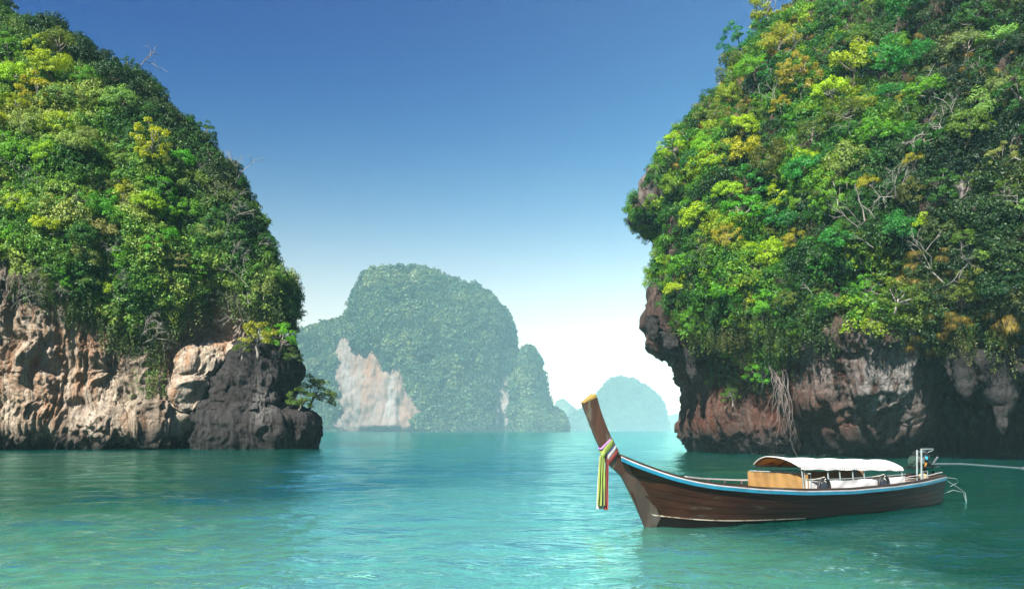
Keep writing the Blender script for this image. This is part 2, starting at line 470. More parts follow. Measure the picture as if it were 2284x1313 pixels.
zs_r = np.concatenate([np.linspace(-2.5, 12, 170, endpoint=False), np.linspace(12, 48, 150)])
def r_out(a, z):
    k = smooth(a, 2030, 2110)
    o1, o2 = tab(z, R_OUT), tab(z, R_OUT2)
    buttress = 1.6 * np.exp(-((a - 1960) / 75.0) ** 2) * smooth(z, 0.5, 2) * (1 - smooth(z, 8.5, 11)) \
        - 1.6 * np.exp(-((a - 1800) / 45.0) ** 2) * (1 - smooth(z, 3.0, 4.2)) - 2.2 * np.exp(-((a - 1610) / 38.0) ** 2) * smooth(z, 5, 6.5) * (1 - smooth(z, 9, 10.5))
    buttress = buttress + 1.9 * smooth(a, 1770, 1840) * (1 - smooth(a, 2030, 2085)) * smooth(z, 2.5, 5.0) * (1 - smooth(z, 8.5, 12))
    gully = -4.0 * np.exp(-((a - 1790 + z * 4) / 60.0) ** 2) * smooth(z, 10, 16) + 2.0 * np.exp(-((a - 1560 - z * 3) / 90.0) ** 2) * smooth(z, 9, 14) \
        + 2.2 * np.exp(-((a - 1960) / 120.0) ** 2) * smooth(z, 12, 16) * (1 - smooth(z, 22, 27))
    return o1 * (1 - k) + o2 * k + buttress + gully
V = loft_cliff(R_SIL, R_D0, r_out, zs_r, 72.0, -1, 520, 2650)
def r_disp(p):
    d = 1.0 * fbm(p / 7.0, 3, 1) + 0.50 * ridged(p / np.array([1.5, 1.5, 9.0]), 4, 5) + 0.16 * ridged(p / np.array([0.7, 0.7, 2.6]), 3, 9) + 0.10 * fbm(p / 0.45, 2, 15)
    d += 0.30 * np.sin(p[:, 2] * 2.6 + 3 * fbm(p / 9, 2, 12)) * smooth(p[:, 2], 9, 20) * 0.8
    d *= 1 - 0.62 * gauss(p, 1975, 850, 85, 100)
    return d * (0.7 + 0.3 * smooth(p[:, 2], -0.5, 2.0))
def gauss(p, px, py, sx, sy):
    a, b = project(p); return np.exp(-((a - px) / sx) ** 2 - ((b - py) / sy) ** 2)
def r_pale(p):
    return np.clip(1.3 * gauss(p, 1990, 850, 95, 105) + 0.8 * gauss(p, 1810, 810, 50, 50) + 0.9 * gauss(p, 2150, 400, 55, 90) + 0.8 * gauss(p, 1440, 300, 60, 200) + 0.5 * gauss(p, 1530, 190, 60, 50)
                   + 0.7 * gauss(p, 2160, 660, 45, 110), 0, 1)
def r_stain(p):
    a, b = project(p)
    return np.clip((1.1 * smooth(b, 760, 840) * (1 - smooth(a, 1880, 1960))) * (0.75 + 0.6 * fbm(p / 4.0, 3, 20)), 0, 1)
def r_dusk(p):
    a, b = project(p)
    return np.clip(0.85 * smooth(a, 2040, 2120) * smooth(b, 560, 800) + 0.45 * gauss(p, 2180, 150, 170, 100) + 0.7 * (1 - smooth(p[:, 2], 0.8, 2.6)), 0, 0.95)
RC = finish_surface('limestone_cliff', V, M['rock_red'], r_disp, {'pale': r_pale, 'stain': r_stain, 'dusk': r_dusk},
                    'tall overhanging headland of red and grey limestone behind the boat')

# ---- left cliff: a wooded shoulder falling to the right over pale fluted rock
L_SIL = [(-300, -200), (-100, 0), (0, 70), (40, 150), (110, 200), (160, 270), (215, 332), (280, 400), (350, 460), (380, 488), (470, 530), (570, 574), (640, 612), (690, 630), (712, 622),
         (735, 590), (800, 540), (870, 492), (930, 448), (980, 420), (1010, 410), (1040, 406)]
L_D0 = [(-700, 74), (0, 84), (250, 86), (330, 87.5), (400, 89.5), (450, 90), (520, 90), (580, 89.5), (660, 90)]
L_OUT = [(-3, 1.2), (0.3, 0.5), (1.2, 1.3), (2.5, 2.2), (5, 1.9), (8, 1.7), (11, 1.9), (14, 2.6), (17, 3.2), (22, 3.0), (30, 0.5), (40, -5.5), (50, -13.5), (60, -23)]
def l_out(a, z):
    o = tab(z, L_OUT)
    o = o - 3.0 * np.exp(-((a - 428) / 16.0) ** 2) * (1 - smooth(z, 3.5, 6.5))
    o = o + 2.3 * smooth(a, 385, 430) * (1 - smooth(a, 520, 600)) * smooth(z, 2, 4) * (1 - smooth(z, 9, 13))
    o = o + 1.5 * np.exp(-((a - 215) / 60) ** 2) * (1 - smooth(z, 2.8, 5)) * smooth(z, -1, 0.6)          # boulder-like foot
    o = o + 0.6 * np.exp(-((a - 330) / 45) ** 2) * (1 - smooth(z, 8, 14))
    o = o - 1.6 * np.exp(-((a - 255) / 30) ** 2) * np.exp(-((z - 8.5) / 1.8) ** 2) + 1.2 * np.exp(-((a - 70) / 70) ** 2) * np.exp(-((z - 9) / 5.0) ** 2)
    o = o + 1.2 * 0.5 * np.exp(-((a - 280) / 70) ** 2) * np.exp(-((z - 17) / 5.0) ** 2) - 1.8 * smooth(a, 380, 450) * np.exp(-((z - 16) / 5.0) ** 2) + 1.8 * np.exp(-((a - 160) / 80) ** 2) * np.exp(-((z - 27) / 7.0) ** 2) \
        - 2.0 * np.exp(-((a - 245) / 45) ** 2) * smooth(z, 14, 18) * (1 - smooth(z, 34, 40))
    return o
zs_l = np.concatenate([np.linspace(-2.5, 17, 210, endpoint=False), np.linspace(17, 62, 120)])
V = loft_cliff(L_SIL, L_D0, l_out, zs_l, 93.0, 1, 620, -560, t0=0.06, rnd=4.0)
def l_disp(p):
    p = p + 0.6 * np.stack([fbm(p / 3.1, 2, 141), Z0(p), fbm(p / 3.6, 2, 143)], 1)
    sh = p.copy(); lean = smooth(p[:, 0], -42, -30); sh[:, 0] = p[:, 0] - (0.12 + 0.45 * lean) * p[:, 2]
    d = 1.1 * fbm(p / 7.5, 3, 31) + 0.42 * ridged(sh / np.array([1.5, 1.5, 13.0]), 4, 35) * (0.4 + 1.2 * smooth(fbm(p / 6, 2, 52), -0.3, 0.4)) + 0.24 * ridged(sh / np.array([0.8, 0.8, 3.4]), 3, 39) + 0.38 * ridged(p / np.array([3.2, 3.2, 7.0]), 4, 44) + 0.12 * fbm(p / 0.5, 2, 47)
    return d * (0.7 + 0.3 * smooth(p[:, 2], -0.5, 2.0))
def l_pale(p):
    return np.clip(0.9 * gauss(p, 420, 880, 60, 120) + 0.9 * gauss(p, 540, 720, 60, 60) + 0.6 * gauss(p, 205, 930, 55, 45) + 0.35 * gauss(p, 120, 800, 140, 90), 0, 1)
def l_stain(p):
    a, b = project(p)
    return np.clip(0.9 * gauss(p, 395, 830, 45, 90) + 0.9 * gauss(p, 500, 740, 90, 60) + 0.75 * gauss(p, 190, 760, 90, 70) + 0.5 * gauss(p, 60, 850, 120, 90) + 0.6 * fbm(p / 5, 3, 50), 0, 1)
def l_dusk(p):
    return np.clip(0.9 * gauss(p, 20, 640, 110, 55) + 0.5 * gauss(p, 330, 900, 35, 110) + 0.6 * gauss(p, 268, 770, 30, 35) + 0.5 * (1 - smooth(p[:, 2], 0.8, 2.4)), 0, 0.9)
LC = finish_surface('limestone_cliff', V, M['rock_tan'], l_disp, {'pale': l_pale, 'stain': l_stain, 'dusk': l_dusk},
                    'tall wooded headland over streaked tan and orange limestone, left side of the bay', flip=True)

# ---- stacks of rings: sea stack and islands
def stack(profile, Dc, hd, nz, nt_, power=2.4, base_z=-3.0, lean=0.0):
    """profile: (py, left px, right px) measured at depth Dc; a ring of depth half-width hd per level."""
    pr = np.array(sorted(profile, key=lambda t: -t[0]), float)
    zz = CAMH - (pr[:, 0] - HY) / F * Dc
    zt = zz[-1]
    zs = base_z + (zt - base_z) * (1 - (1 - np.linspace(0, 1, nz)) ** 1.25)
    xl = (np.interp(zs, zz, pr[:, 1]) - CX) / F * Dc; xr = (np.interp(zs, zz, pr[:, 2]) - CX) / F * Dc
    cx, hx = (xl + xr) / 2, (xr - xl) / 2
    wmax = hx.max()
    th = np.linspace(0, 2 * np.pi, nt_)
    c, s = np.cos(th), np.sin(th)
    cc, ss = np.sign(c) * np.abs(c) ** (2 / power), np.sign(s) * np.abs(s) ** (2 / power)
    V = np.zeros((nz + 1, nt_, 3))
    for k in range(nz):
        hk = hd * (0.25 + 0.75 * (hx[k] / wmax)) if hx[k] > 0 else 0
        V[k, :, 0] = cx[k] + hx[k] * cc; V[k, :, 1] = Dc + lean * (zs[k]) + hk * ss; V[k, :, 2] = zs[k]
    V[nz] = np.array([cx[-1], Dc + lean * zs[-1], zs[-1] + 0.006 * (zt - base_z)])
    return V
SS_PROF = [(1010, 428, 688), (985, 434, 697), (955, 440, 703), (932, 447, 704), (918, 452, 668), (895, 462, 648), (870, 474, 650), (845, 488, 664), (815, 506, 668), (795, 518, 662), (778, 540, 652), (765, 575, 640), (757, 596, 622)]
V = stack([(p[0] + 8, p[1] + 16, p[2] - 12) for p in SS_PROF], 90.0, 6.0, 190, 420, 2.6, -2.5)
def s_disp(p):
    p = p + 0.7 * np.stack([fbm(p / 2.6, 2, 161), Z0(p), Z0(p)], 1)
    d = 0.5 * fbm(p / 4.0, 3, 61) + 0.34 * ridged(p / np.array([1.7, 1.7, 6.0]), 4, 65) + 0.22 * ridged(p / np.array([0.8, 0.8, 3.0]), 3, 69) + 0.35 * ridged(p / 3.0, 3, 71)
    return d * (0.75 + 0.25 * smooth(p[:, 2], -0.5, 2.0))
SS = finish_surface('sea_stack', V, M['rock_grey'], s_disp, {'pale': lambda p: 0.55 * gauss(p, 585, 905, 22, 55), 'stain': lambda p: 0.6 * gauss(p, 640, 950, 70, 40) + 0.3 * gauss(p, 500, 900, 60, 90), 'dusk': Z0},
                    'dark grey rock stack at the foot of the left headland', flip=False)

# ---- the hazy island in the middle of the bay
I_MAIN = [(966, 742, 1186), (920, 748, 1176), (860, 752, 1166), (800, 757, 1148), (760, 768, 1141), (720, 782, 1130), (690, 791, 1108), (650, 801, 1062), (625, 807, 1022), (610, 810, 1000), (602, 814, 985), (597, 818, 968)]
I_RIDGE = [(966, 560, 850), (800, 630, 850), (765, 650, 840), (742, 668, 830), (722, 700, 815), (712, 735, 800), (706, 760, 790)]
I_SPIRE = [(966, 1120, 1263), (952, 1130, 1256), (932, 1140, 1240), (905, 1145, 1217), (860, 1150, 1206), (800, 1160, 1197), (785, 1166, 1193), (776, 1176, 1187)]
def low(pr, dy):
    """Leave room for the trees that stand on the skyline."""
    return [(HY - (HY - p[0]) * (1 - dy / (HY - pr[-1][0])), p[1] + 5, p[2] - 5) for p in pr]
parts = [stack(low(I_MAIN, 26), 1500, 155, 200, 520, 2.3), stack(low(I_RIDGE, 20), 1550, 95, 60, 160, 2.2), stack(low(I_SPIRE, 8), 1440, 88, 80, 160, 2.2)]
def island_rock(px, py):
    """True where the island shows bare rock instead of forest."""
    n = 14 * np.sin(px / 9.0) + 9 * np.sin(px / 3.7) - 12
    a = (px > 748 + 5 * np.sin(py / 8.0)) & (px < 935 + 8 * np.sin(py / 13.0)) & (py > tab(px, [(750, 762), (800, 776), (850, 812), (900, 838), (930, 900)]) + n * 0.8)
    b = (np.abs(px - 1118) < 22) & (py > 850 + n)
    c = (np.abs(px - 1025) < 30) & (np.abs(py - 830) < 8 + n * 0.4)
    return a | b | c
verts, faces, allV, allN, off = [], [], [], [], 0
for k, V in enumerate(parts):
    n = grid_normals(V); p = V.reshape(-1, 3)
    d = 13.0 * fbm(p / 100.0, 4, 71 + k) + 7.0 * ridged(p / np.array([21.0, 21.0, 120.0]), 4, 75 + k) + 3.0 * ridged(p / np.array([6.5, 6.5, 36.0]), 3, 79)
    d *= smooth(p[:, 2], -3, 10) * (1 - 0.75 * smooth(p[:, 2], p[:, 2].max() - 70, p[:, 2].max())) * (1.0, 0.8, 0.4)[k]
    V2 = V + n * d.reshape(V.shape[:2])[..., None] * (1 if n[V.shape[0] // 2, V.shape[1] * 3 // 4, 1] < 0 else -1)
    allV.append(V2); nn = grid_normals(V2); nn *= (1 if nn[V.shape[0] // 2, V.shape[1] * 3 // 4, 1] < 0 else -1); allN.append(nn)
    verts.append(V2.reshape(-1, 3)); faces.append(grid_faces(*V.shape[:2]) + off); off += V.shape[0] * V.shape[1]
verts = np.vstack(verts); faces = np.vstack(faces)
fl = lambda f: ('FLOAT', 'POINT', np.clip(f(verts), 0, 1).astype(np.float32))
isl = link('island', mesh_np('island', verts, faces, M['rock_far'], True, {
    'pale': fl(lambda p: 0.7 * (gauss(p, 775, 850, 30, 110) + gauss(p, 870, 900, 25, 90) + gauss(p, 1118, 910, 25, 70))),
    'stain': fl(lambda p: 0.9 * gauss(p, 830, 840, 60, 80) + 0.8 * gauss(p, 900, 930, 50, 50)), 'dusk': fl(lambda p: 0.3 * smooth(p[:, 0], -380, -500))}))
tag(isl, 'steep forested island with pale rock faces in the hazy distance', kind='structure')
# far islands
def far_island(profile, D, hd, label, seed):
    V = stack(profile, D, hd, 60, 120, 2.1)
    n = grid_normals(V); p = V.reshape(-1, 3)
    d = (8 * fbm(p / 90.0, 4, seed) + 4.5 * fbm(p / 20.0, 3, seed + 4)) * smooth(p[:, 2], -2, 20)
    sgn = 1 if n[30, 90, 1] < 0 else -1
    V2 = V + sgn * n * d.reshape(V.shape[:2])[..., None]
    V2[-1] = V2[-2].mean(axis=0)
    o = link('far_island', mesh_np('far_island', V2.reshape(-1, 3), grid_faces(*V.shape[:2]), M['rock_forest']))
    tag(o, label, kind='structure'); return V2, sgn * grid_normals(V2)
FI = far_island([(962, 1262, 1486), (945, 1268, 1484), (930, 1280, 1481), (912, 1310, 1476), (900, 1330, 1469), (880, 1341, 1452), (862, 1353, 1430), (852, 1368, 1412), (849, 1382, 1398)], 2950, 190, 'pale blue dome island far behind the prow of the boat', 81)
far_island([(960, 1190, 1315), (930, 1222, 1300), (908, 1234, 1283), (896, 1242, 1262), (893, 1250, 1256)], 3300, 150, 'faintest low hill fading in the haze beside the middle island', 91)
far_island([(960, 1440, 1640), (935, 1470, 1610), (925, 1500, 1590), (922, 1530, 1560)], 3340, 140, 'low hill almost lost in haze behind the right headland', 95)

# ---- dripstones hanging from the undercut of the right headland
def dripstone(px, y0, y1, wpx, D, label, seed, tilt=0.0, mat='rock_grey'):
    g = np.random.default_rng(seed); n_, m_ = 26, 20
    top, bot = P(px, y0, D), P(px + tilt, y1, D); L = top[2] - bot[2]; w = wpx / F * D / 2
    th = np.linspace(0, 2 * np.pi, m_ + 1); rows = []
    for k in range(n_):
        t = k / (n_ - 1); c = top * (1 - t) + bot * t
        r = w * (1.0 - 0.35 * t) * (1 - smooth(np.array(t), 0.72, 1.02)) * (1 + 0.12 * math.sin(t * 9 + seed)) + 0.01
        rows.append(np.stack([c[0] + r * np.cos(th), c[1] + r * 0.8 * np.sin(th), np.full(m_ + 1, c[2])], -1))
    V = np.array(rows); p = V.reshape(-1, 3)
    d = (0.22 * w * fbm(p / (w * 0.9), 3, seed) + 0.16 * w * ridged(p / np.array([w * 0.5, w * 0.5, w * 1.6]), 2, seed + 3)).reshape(n_, m_ + 1)
    d[:, -1] = d[:, 0]
    cx_ = V.mean(axis=1, keepdims=True); r_ = V - cx_; r_[..., 2] = 0
    V = cx_ + r_ * (1 + d[..., None] / (np.linalg.norm(r_, axis=-1, keepdims=True) + 0.02)); 
    q = grid_faces(n_, m_ + 1)[:, ::-1]
    z = np.zeros(len(p), np.float32)
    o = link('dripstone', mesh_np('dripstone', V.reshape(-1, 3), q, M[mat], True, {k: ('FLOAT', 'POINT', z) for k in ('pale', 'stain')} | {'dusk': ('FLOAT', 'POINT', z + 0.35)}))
    return tag(o, label, 'dripstone', 'dripstones under the right headland')
DW = lambda a: tab(a, R_D0) - 3.4
for px, y0, y1, w, tl, lab in ((2218, 780, 925, 78, 22, 'largest dripstone, a broad hanging grey rock at the right edge'), (2232, 905, 968, 26, 4, 'thin pale finger of rock below the largest dripstone'),
        (2160, 770, 892, 62, -4, 'stubby hanging rock left of the largest dripstone'), (1995, 755, 838, 24, 10, 'hooked thin dripstone at the edge of the cave mouth'), (2062, 770, 812, 40, 6, 'short blunt dripstone at the top of the cave mouth'),
        (2120, 770, 850, 22, 2, 'slim dripstone in the middle of the cave mouth'), (2282, 770, 850, 46, 0, 'hanging rock cut by the right frame edge'), (1492, 740, 790, 34, 8, 'blocky hanging rock under the headland nose'),
        (1455, 705, 765, 30, 4, 'outermost hanging rock on the headland nose'), (1540, 775, 850, 24, 4, 'narrow dripstone above the red rock wall')):
    dripstone(px, y0, y1, w, DW(px), lab, int(px), tl, 'rock_grey')

# ------------------------------------------------------------------ plants
def leaf_cloud(name, cen, nrm, size, g, mat, aspect=0.55, droop=0.0):
    """One small folded-diamond face per leaf spray."""
    n = len(cen)
    nr = nrm / (np.linalg.norm(nrm, axis=1)[:, None] + 1e-9)
    r = g.normal(size=(n, 3)); r[:, 2] -= droop
    t = np.cross(nr, r); t /= np.linalg.norm(t, axis=1)[:, None] + 1e-9
    if droop:
        t2 = r - nr * np.sum(r * nr, 1)[:, None]; t = t2 / (np.linalg.norm(t2, axis=1)[:, None] + 1e-9)
    b = np.cross(nr, t)
    L = (size * g.uniform(0.6, 1.35, n))[:, None]; W = L * aspect
    v = np.stack([cen - t * L * 0.5, cen + b * W * 0.5 + nr * L * 0.08, cen + t * L * 0.5, cen - b * W * 0.5 + nr * L * 0.08], 1).reshape(-1, 3)
    q = np.arange(4 * n).reshape(n, 4)
    return mesh_np(name, v, q, mat, False, {'leafvar': ('FLOAT', 'FACE', g.random(n).astype(np.float32))})

def sphere_dirs(n, g, zmin=-1.0):
    z = g.uniform(zmin, 1, n); a = g.uniform(0, 2 * np.pi, n); r = np.sqrt(1 - z * z)
    return np.stack([r * np.cos(a), r * np.sin(a), z], 1)
def crown_points(kind, g, leaves):
    """Leaf centres and facings of a crown of radius about 1 centred on the origin, made of many small tufts."""
    if kind == 'umbrella': nl, flat, rr, zmin = 42, 0.72, (0.17, 0.30), -0.35
    elif kind == 'round': nl, flat, rr, zmin = 48, 0.9, (0.18, 0.32), -0.6
    elif kind == 'loose': nl, flat, rr, zmin = 30, 0.8, (0.12, 0.26), -0.5
    else: nl, flat, rr, zmin = 36, 1.15, (0.14, 0.26), -0.7
    d = sphere_dirs(nl, g, zmin)
    rad = g.uniform(0.45, 0.95, nl) ** (0.7)
    lump = 1 + 0.25 * fbm(d * 1.3 + g.uniform(0, 50), 2)
    C = d * (rad * lump)[:, None] * np.array([1, 1, flat])
    lr = g.uniform(*rr, nl)
    w = lr ** 2 / np.sum(lr ** 2)
    which = g.choice(nl, leaves, p=w)
    s = sphere_dirs(leaves, g, -0.55)
    shell = g.uniform(0.45, 1.05, leaves) ** 0.6
    cen = C[which] + s * (lr[which] * shell)[:, None] * np.array([1, 1, 0.75])
    out = s + 0.35 * d[which] + np.array([0, 0, 0.35]) + g.normal(size=(leaves, 3)) * 0.55
    return cen, out, C
def trunk_mesh(name, C, g, mat, length=0.95):
    """Tapered trunk from the root (0,0,0) to the crown centre (0,0,length), limbs out to the tufts."""
    mb = MB()
    top = Vector((0, 0, length)); mid = Vector((g.normal() * 0.12, g.normal() * 0.12, length * 0.5))
    mb.tube([Vector((0, 0, -0.25)), Vector((0.02, 0, 0.1)), mid, top], [0.085, 0.07, 0.055, 0.035], 7)
    for k in g.choice(len(C), 9, replace=False):
        e = top + Vector(C[k]) * 0.96
        st = mid.lerp(top, g.uniform(0.2, 0.9))
        m1 = st.lerp(e, 0.5) + Vector(g.normal(size=3)) * 0.07
        mb.tube([st, m1, e], [0.035, 0.022, 0.008], 5)
    bmesh.ops.recalc_face_normals(mb.bm, faces=mb.bm.faces)
    me = bpy.data.meshes.new(name); mb.bm.to_mesh(me); mb.bm.free()
    me.polygons.foreach_set('use_smooth', [True] * len(me.polygons)); me.materials.append(mat)
    return me

TREES = []
for k, kind in enumerate(['umbrella', 'round', 'loose', 'tall', 'round', 'umbrella', 'loose', 'round', 'tall', 'umbrella']):
    g = np.random.default_rng(100 + k)
    cen, out, C = crown_points(kind, g, {'umbrella': 3800, 'round': 4200, 'loose': 2900, 'tall': 3600}[kind])
    cm = leaf_cloud('crown', cen + np.array([0, 0, 0.95]), out, 0.088 if kind != 'loose' else 0.078, g, M['leaf_object'])
    TREES.append((kind, cm, trunk_mesh('trunk', C, g, M['pale_bark'] if k % 3 == 2 else M['bark'])))

def tint_jit(c, g, a=0.12):
    return tuple(float(np.clip(x * (1 + g.normal() * a), 0.004, 0.6)) for x in c)
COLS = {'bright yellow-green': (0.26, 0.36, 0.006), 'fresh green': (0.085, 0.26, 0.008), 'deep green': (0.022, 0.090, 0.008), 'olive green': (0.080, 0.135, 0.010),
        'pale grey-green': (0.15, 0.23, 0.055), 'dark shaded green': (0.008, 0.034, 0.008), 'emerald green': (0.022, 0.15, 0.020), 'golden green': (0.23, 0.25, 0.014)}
TREE_N = 0
def plant_tree(base, normal, radius, col, variant, label, group, g, lean=0.45):
    """A tree rooted in the rock, leaning out from the face it grows on."""
    global TREE_N
    kind, cm, tm = TREES[variant]
    up = (Vector((0, 0, 1)) + Vector(normal) * lean * g.uniform(0.5, 1.3) + Vector(g.normal(size=3)) * 0.08).normalized()
    q = up.to_track_quat('Z', 'Y') @ Quaternion((0, 0, 1), g.uniform(0, 6.28))
    t = empty('tree', base)
    t.rotation_mode = 'QUATERNION'; t.rotation_quaternion = q
    t.scale = (radius, radius, radius * g.uniform(0.85, 1.1))
    tag(t, label, 'tree', group)
    c = link('crown', cm, t); c.color = (*tint_jit(COLS[col], g), 1)
    link('trunk', tm, t)
    TREE_N += 1
    return t

class Sampler:
    """Points on the seaward, planted part of a rock surface."""
    def __init__(s, S, ok, g, n=60000):
        V, N = S.V, S.N
        c = (V[:-1, :-1] + V[1:, 1:] + V[:-1, 1:] + V[1:, :-1]) / 4
        a = np.linalg.norm(np.cross(V[1:, 1:] - V[:-1, :-1], V[1:, :-1] - V[:-1, 1:]), axis=-1) / 2
        nn = (N[:-1, :-1] + N[1:, 1:]) / 2
        view = c - np.array([0, 0, CAMH]); dist = np.linalg.norm(view, axis=-1)
        vis = -np.sum(view * nn, -1) / dist
        px, py = project(c)
        w = a * np.clip(vis + 0.25, 0, 1) / dist ** 2 * ok(px, py, nn) * (px > -160) * (px < 2440) * (py > -260)
        idx = g.choice(w.size, n, p=(w / w.sum()).ravel())
        s.c = c.reshape(-1, 3)[idx] + g.normal(size=(n, 3)) * 0.08
        s.n = nn.reshape(-1, 3)[idx]; s.px, s.py = project(s.c); s.g = g
    def spaced(s, rad, maxn):
        """Greedy selection at least rad(px,py) apart as seen over the water."""
        keep, cells = [], {}
        for i in range(len(s.px)):
            x, y = s.px[i], s.py[i]; r = rad(x, y); ci, cj = int(x // 80), int(y // 80); good = True
            for a in (-1, 0, 1):
                for b in (-1, 0, 1):
                    for j in cells.get((ci + a, cj + b), ()):
                        if (s.px[j] - x) ** 2 + (s.py[j] - y) ** 2 < r * r: good = False; break
                    if not good: break
                if not good: break
            if good:
                cells.setdefault((ci, cj), []).append(i); keep.append(i)
                if len(keep) >= maxn: break
        return keep

R_FOL = [(1380, 640), (1420, 655), (1450, 680), (1480, 715), (1530, 745), (1600, 775), (1650, 810), (1700, 820), (1750, 775), (1800, 740), (1900, 745), (2000, 735), (2080, 755), (2150, 790), (2220, 800), (2284, 830), (2500, 830)]
L_FOL = [(-200, 560), (0, 575), (100, 630), (180, 680), (250, 730), (330, 760), (380, 715), (420, 670), (500, 648), (560, 662), (600, 700), (650, 740)]
def r_ok(px, py, n, edge=26):
    fol = tab(px, R_FOL); sil = tab(py, R_SIL)
    m = smooth(fol - py, -14, 26)
    m = m * np.where((py > 165) & (py < 440), smooth(px - sil, 8, edge + 16), 1)
    m = m * np.where((py > 640), smooth(px - sil, 20, 60), 1)
    m = m * (1 - 0.92 * np.exp(-((px - 2150) / 40.0) ** 2 - ((py - 400) / 70.0) ** 2))
    m = m * (1 - 0.80 * np.exp(-((px - 2170) / 130.0) ** 2 - ((py - 140) / 70.0) ** 2))
    m = m * (1 - 0.6 * np.exp(-((px - 1880) / 60.0) ** 2 - ((py - 690) / 70.0) ** 2))
    m = m * (1 - 0.7 * np.exp(-((px - 2160) / 40.0) ** 2 - ((py - 660) / 90.0) ** 2))
    return m
def l_ok(px, py, n):
    fol = tab(px, L_FOL)
    return smooth(fol - py, -12, 24) * (1 - 0.55 * np.exp(-((px - 10) / 80.0) ** 2 - ((py - 600) / 40.0) ** 2))

def zone(px, py, side):
    v = 'top of' if py < 190 else 'upper' if py < 380 else 'mid-height on' if py < 560 else 'lower'
    if side == 'right':
        h = 'seaward edge' if px < 1560 else 'left of middle' if px < 1750 else 'middle' if px < 1950 else 'near frame edge' if px > 2130 else 'right of middle'
        return v + ' right headland, ' + h
    return v + ' left headland, ' + ('near frame edge' if px < 130 else 'middle' if px < 330 else 'seaward ridge')

gR, gL = np.random.default_rng(21), np.random.default_rng(22)
# the trees one can pick out on the right headland: x, y of crown centre, radius px, tint, variant, label
HERO = [(1905, 150, 58, 'bright yellow-green', 0, 'big tiered yellow-green tree standing high on the right headland'),
        (1850, 205, 42, 'bright yellow-green', 5, 'flat-topped yellow-green tree just below the big tiered tree'),
        (1800, 360, 44, 'bright yellow-green', 1, 'rounded yellow tree beside a grey-green one halfway up the right headland'),
        (1895, 365, 56, 'pale grey-green', 4, 'broad pale grey-green tree right of the rounded yellow tree'),
        (1590, 350, 46, 'bright yellow-green', 7, 'sunlit yellow-green tree above the notch in the right headland edge'),
        (1690, 400, 52, 'emerald green', 3, 'bluish emerald tree between the two yellow-green crowns'),
        (1570, 475, 54, 'bright yellow-green', 9, 'brightest lime tree below the notch in the right headland edge'),
        (1545, 590, 50, 'fresh green', 5, 'lime green tree hanging low over the headland nose'),
        (1530, 640, 46, 'bright yellow-green', 0, 'yellow-lit tree lowest over the headland nose'),
        (1665, 790, 58, 'fresh green', 1, 'vivid green tree hanging over the red rock wall'),
        (1700, 830, 40, 'fresh green', 2, 'loose green tree drooping below the vivid one on the red rock'),
        (1635, 880, 26, 'olive green', 2, 'small olive bush-like tree on the red rock wall'),
        (1985, 660, 62, 'olive green', 2, 'spreading olive tree above the grey streaked rock wall'),
        (1975, 610, 44, 'golden green', 6, 'yellowish open tree above the grey streaked rock wall'),
        (1930, 235, 40, 'golden green', 5, 'yellow flat tree beside the dark bare rock ledge'),
        (2005, 110, 34, 'fresh green', 1, 'small round green tree left of the dark bare rock ledge')]
TG_R, TG_L = 'trees rooted on the right headland', 'trees rooted on the left headland'
def nearest(S, px, py, depth_bias=0):
    a, b = project(S.V)
    view = S.V - np.array([0, 0, CAMH]); vis = -np.sum(view * S.N, -1)
    cost = (a - px) ** 2 + (b - py) ** 2 + np.where(vis < 0, 4000, 0)
    i = np.unravel_index(np.argmin(cost), cost.shape)
    return S.V[i], S.N[i]
used = []
for (px, py, rp, col, var, lab) in HERO:
    b, n = nearest(RC, px, py + rp * 0.9)
    plant_tree(b, n, rp / F * b[1] * 0.92, col, var, lab, TG_R, gR, 0.35)
    used.append((px, py, rp))
sR = Sampler(RC, lambda x, y, n: r_ok(x, y, n, 30), gR)
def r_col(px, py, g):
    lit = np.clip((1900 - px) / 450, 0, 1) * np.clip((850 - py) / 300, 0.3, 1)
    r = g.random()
    if px > 2080: return g.choice(['olive green', 'deep green', 'dark shaded green', 'pale grey-green'])  # far-right trees tinted darker, shadow painted into the leaves
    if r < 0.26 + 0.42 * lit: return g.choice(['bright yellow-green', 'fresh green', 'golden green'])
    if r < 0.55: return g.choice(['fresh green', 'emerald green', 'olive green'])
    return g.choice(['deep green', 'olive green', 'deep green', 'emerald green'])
def far_from_hero(x, y): return all((x - a) ** 2 + (y - b) ** 2 > (r * 0.75) ** 2 for a, b, r in used)
cnt = 0
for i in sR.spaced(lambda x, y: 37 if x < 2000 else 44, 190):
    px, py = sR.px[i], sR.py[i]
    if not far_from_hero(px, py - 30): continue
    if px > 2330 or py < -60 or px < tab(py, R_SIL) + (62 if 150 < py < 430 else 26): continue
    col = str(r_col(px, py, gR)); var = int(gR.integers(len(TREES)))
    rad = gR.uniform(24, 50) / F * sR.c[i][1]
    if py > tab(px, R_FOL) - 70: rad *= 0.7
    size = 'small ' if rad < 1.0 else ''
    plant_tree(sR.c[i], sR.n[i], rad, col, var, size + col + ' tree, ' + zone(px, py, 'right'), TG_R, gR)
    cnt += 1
sL = Sampler(LC, l_ok, gL)
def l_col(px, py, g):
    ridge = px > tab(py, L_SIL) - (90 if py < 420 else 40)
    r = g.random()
    if ridge or py < 90: return g.choice(['dark shaded green', 'deep green', 'deep green'])  # ridge and top trees carry the slope's shade in their tint
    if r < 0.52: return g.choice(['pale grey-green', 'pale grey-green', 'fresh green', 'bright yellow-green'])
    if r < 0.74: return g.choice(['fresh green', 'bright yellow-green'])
    return g.choice(['deep green', 'fresh green', 'olive green', 'pale grey-green'])
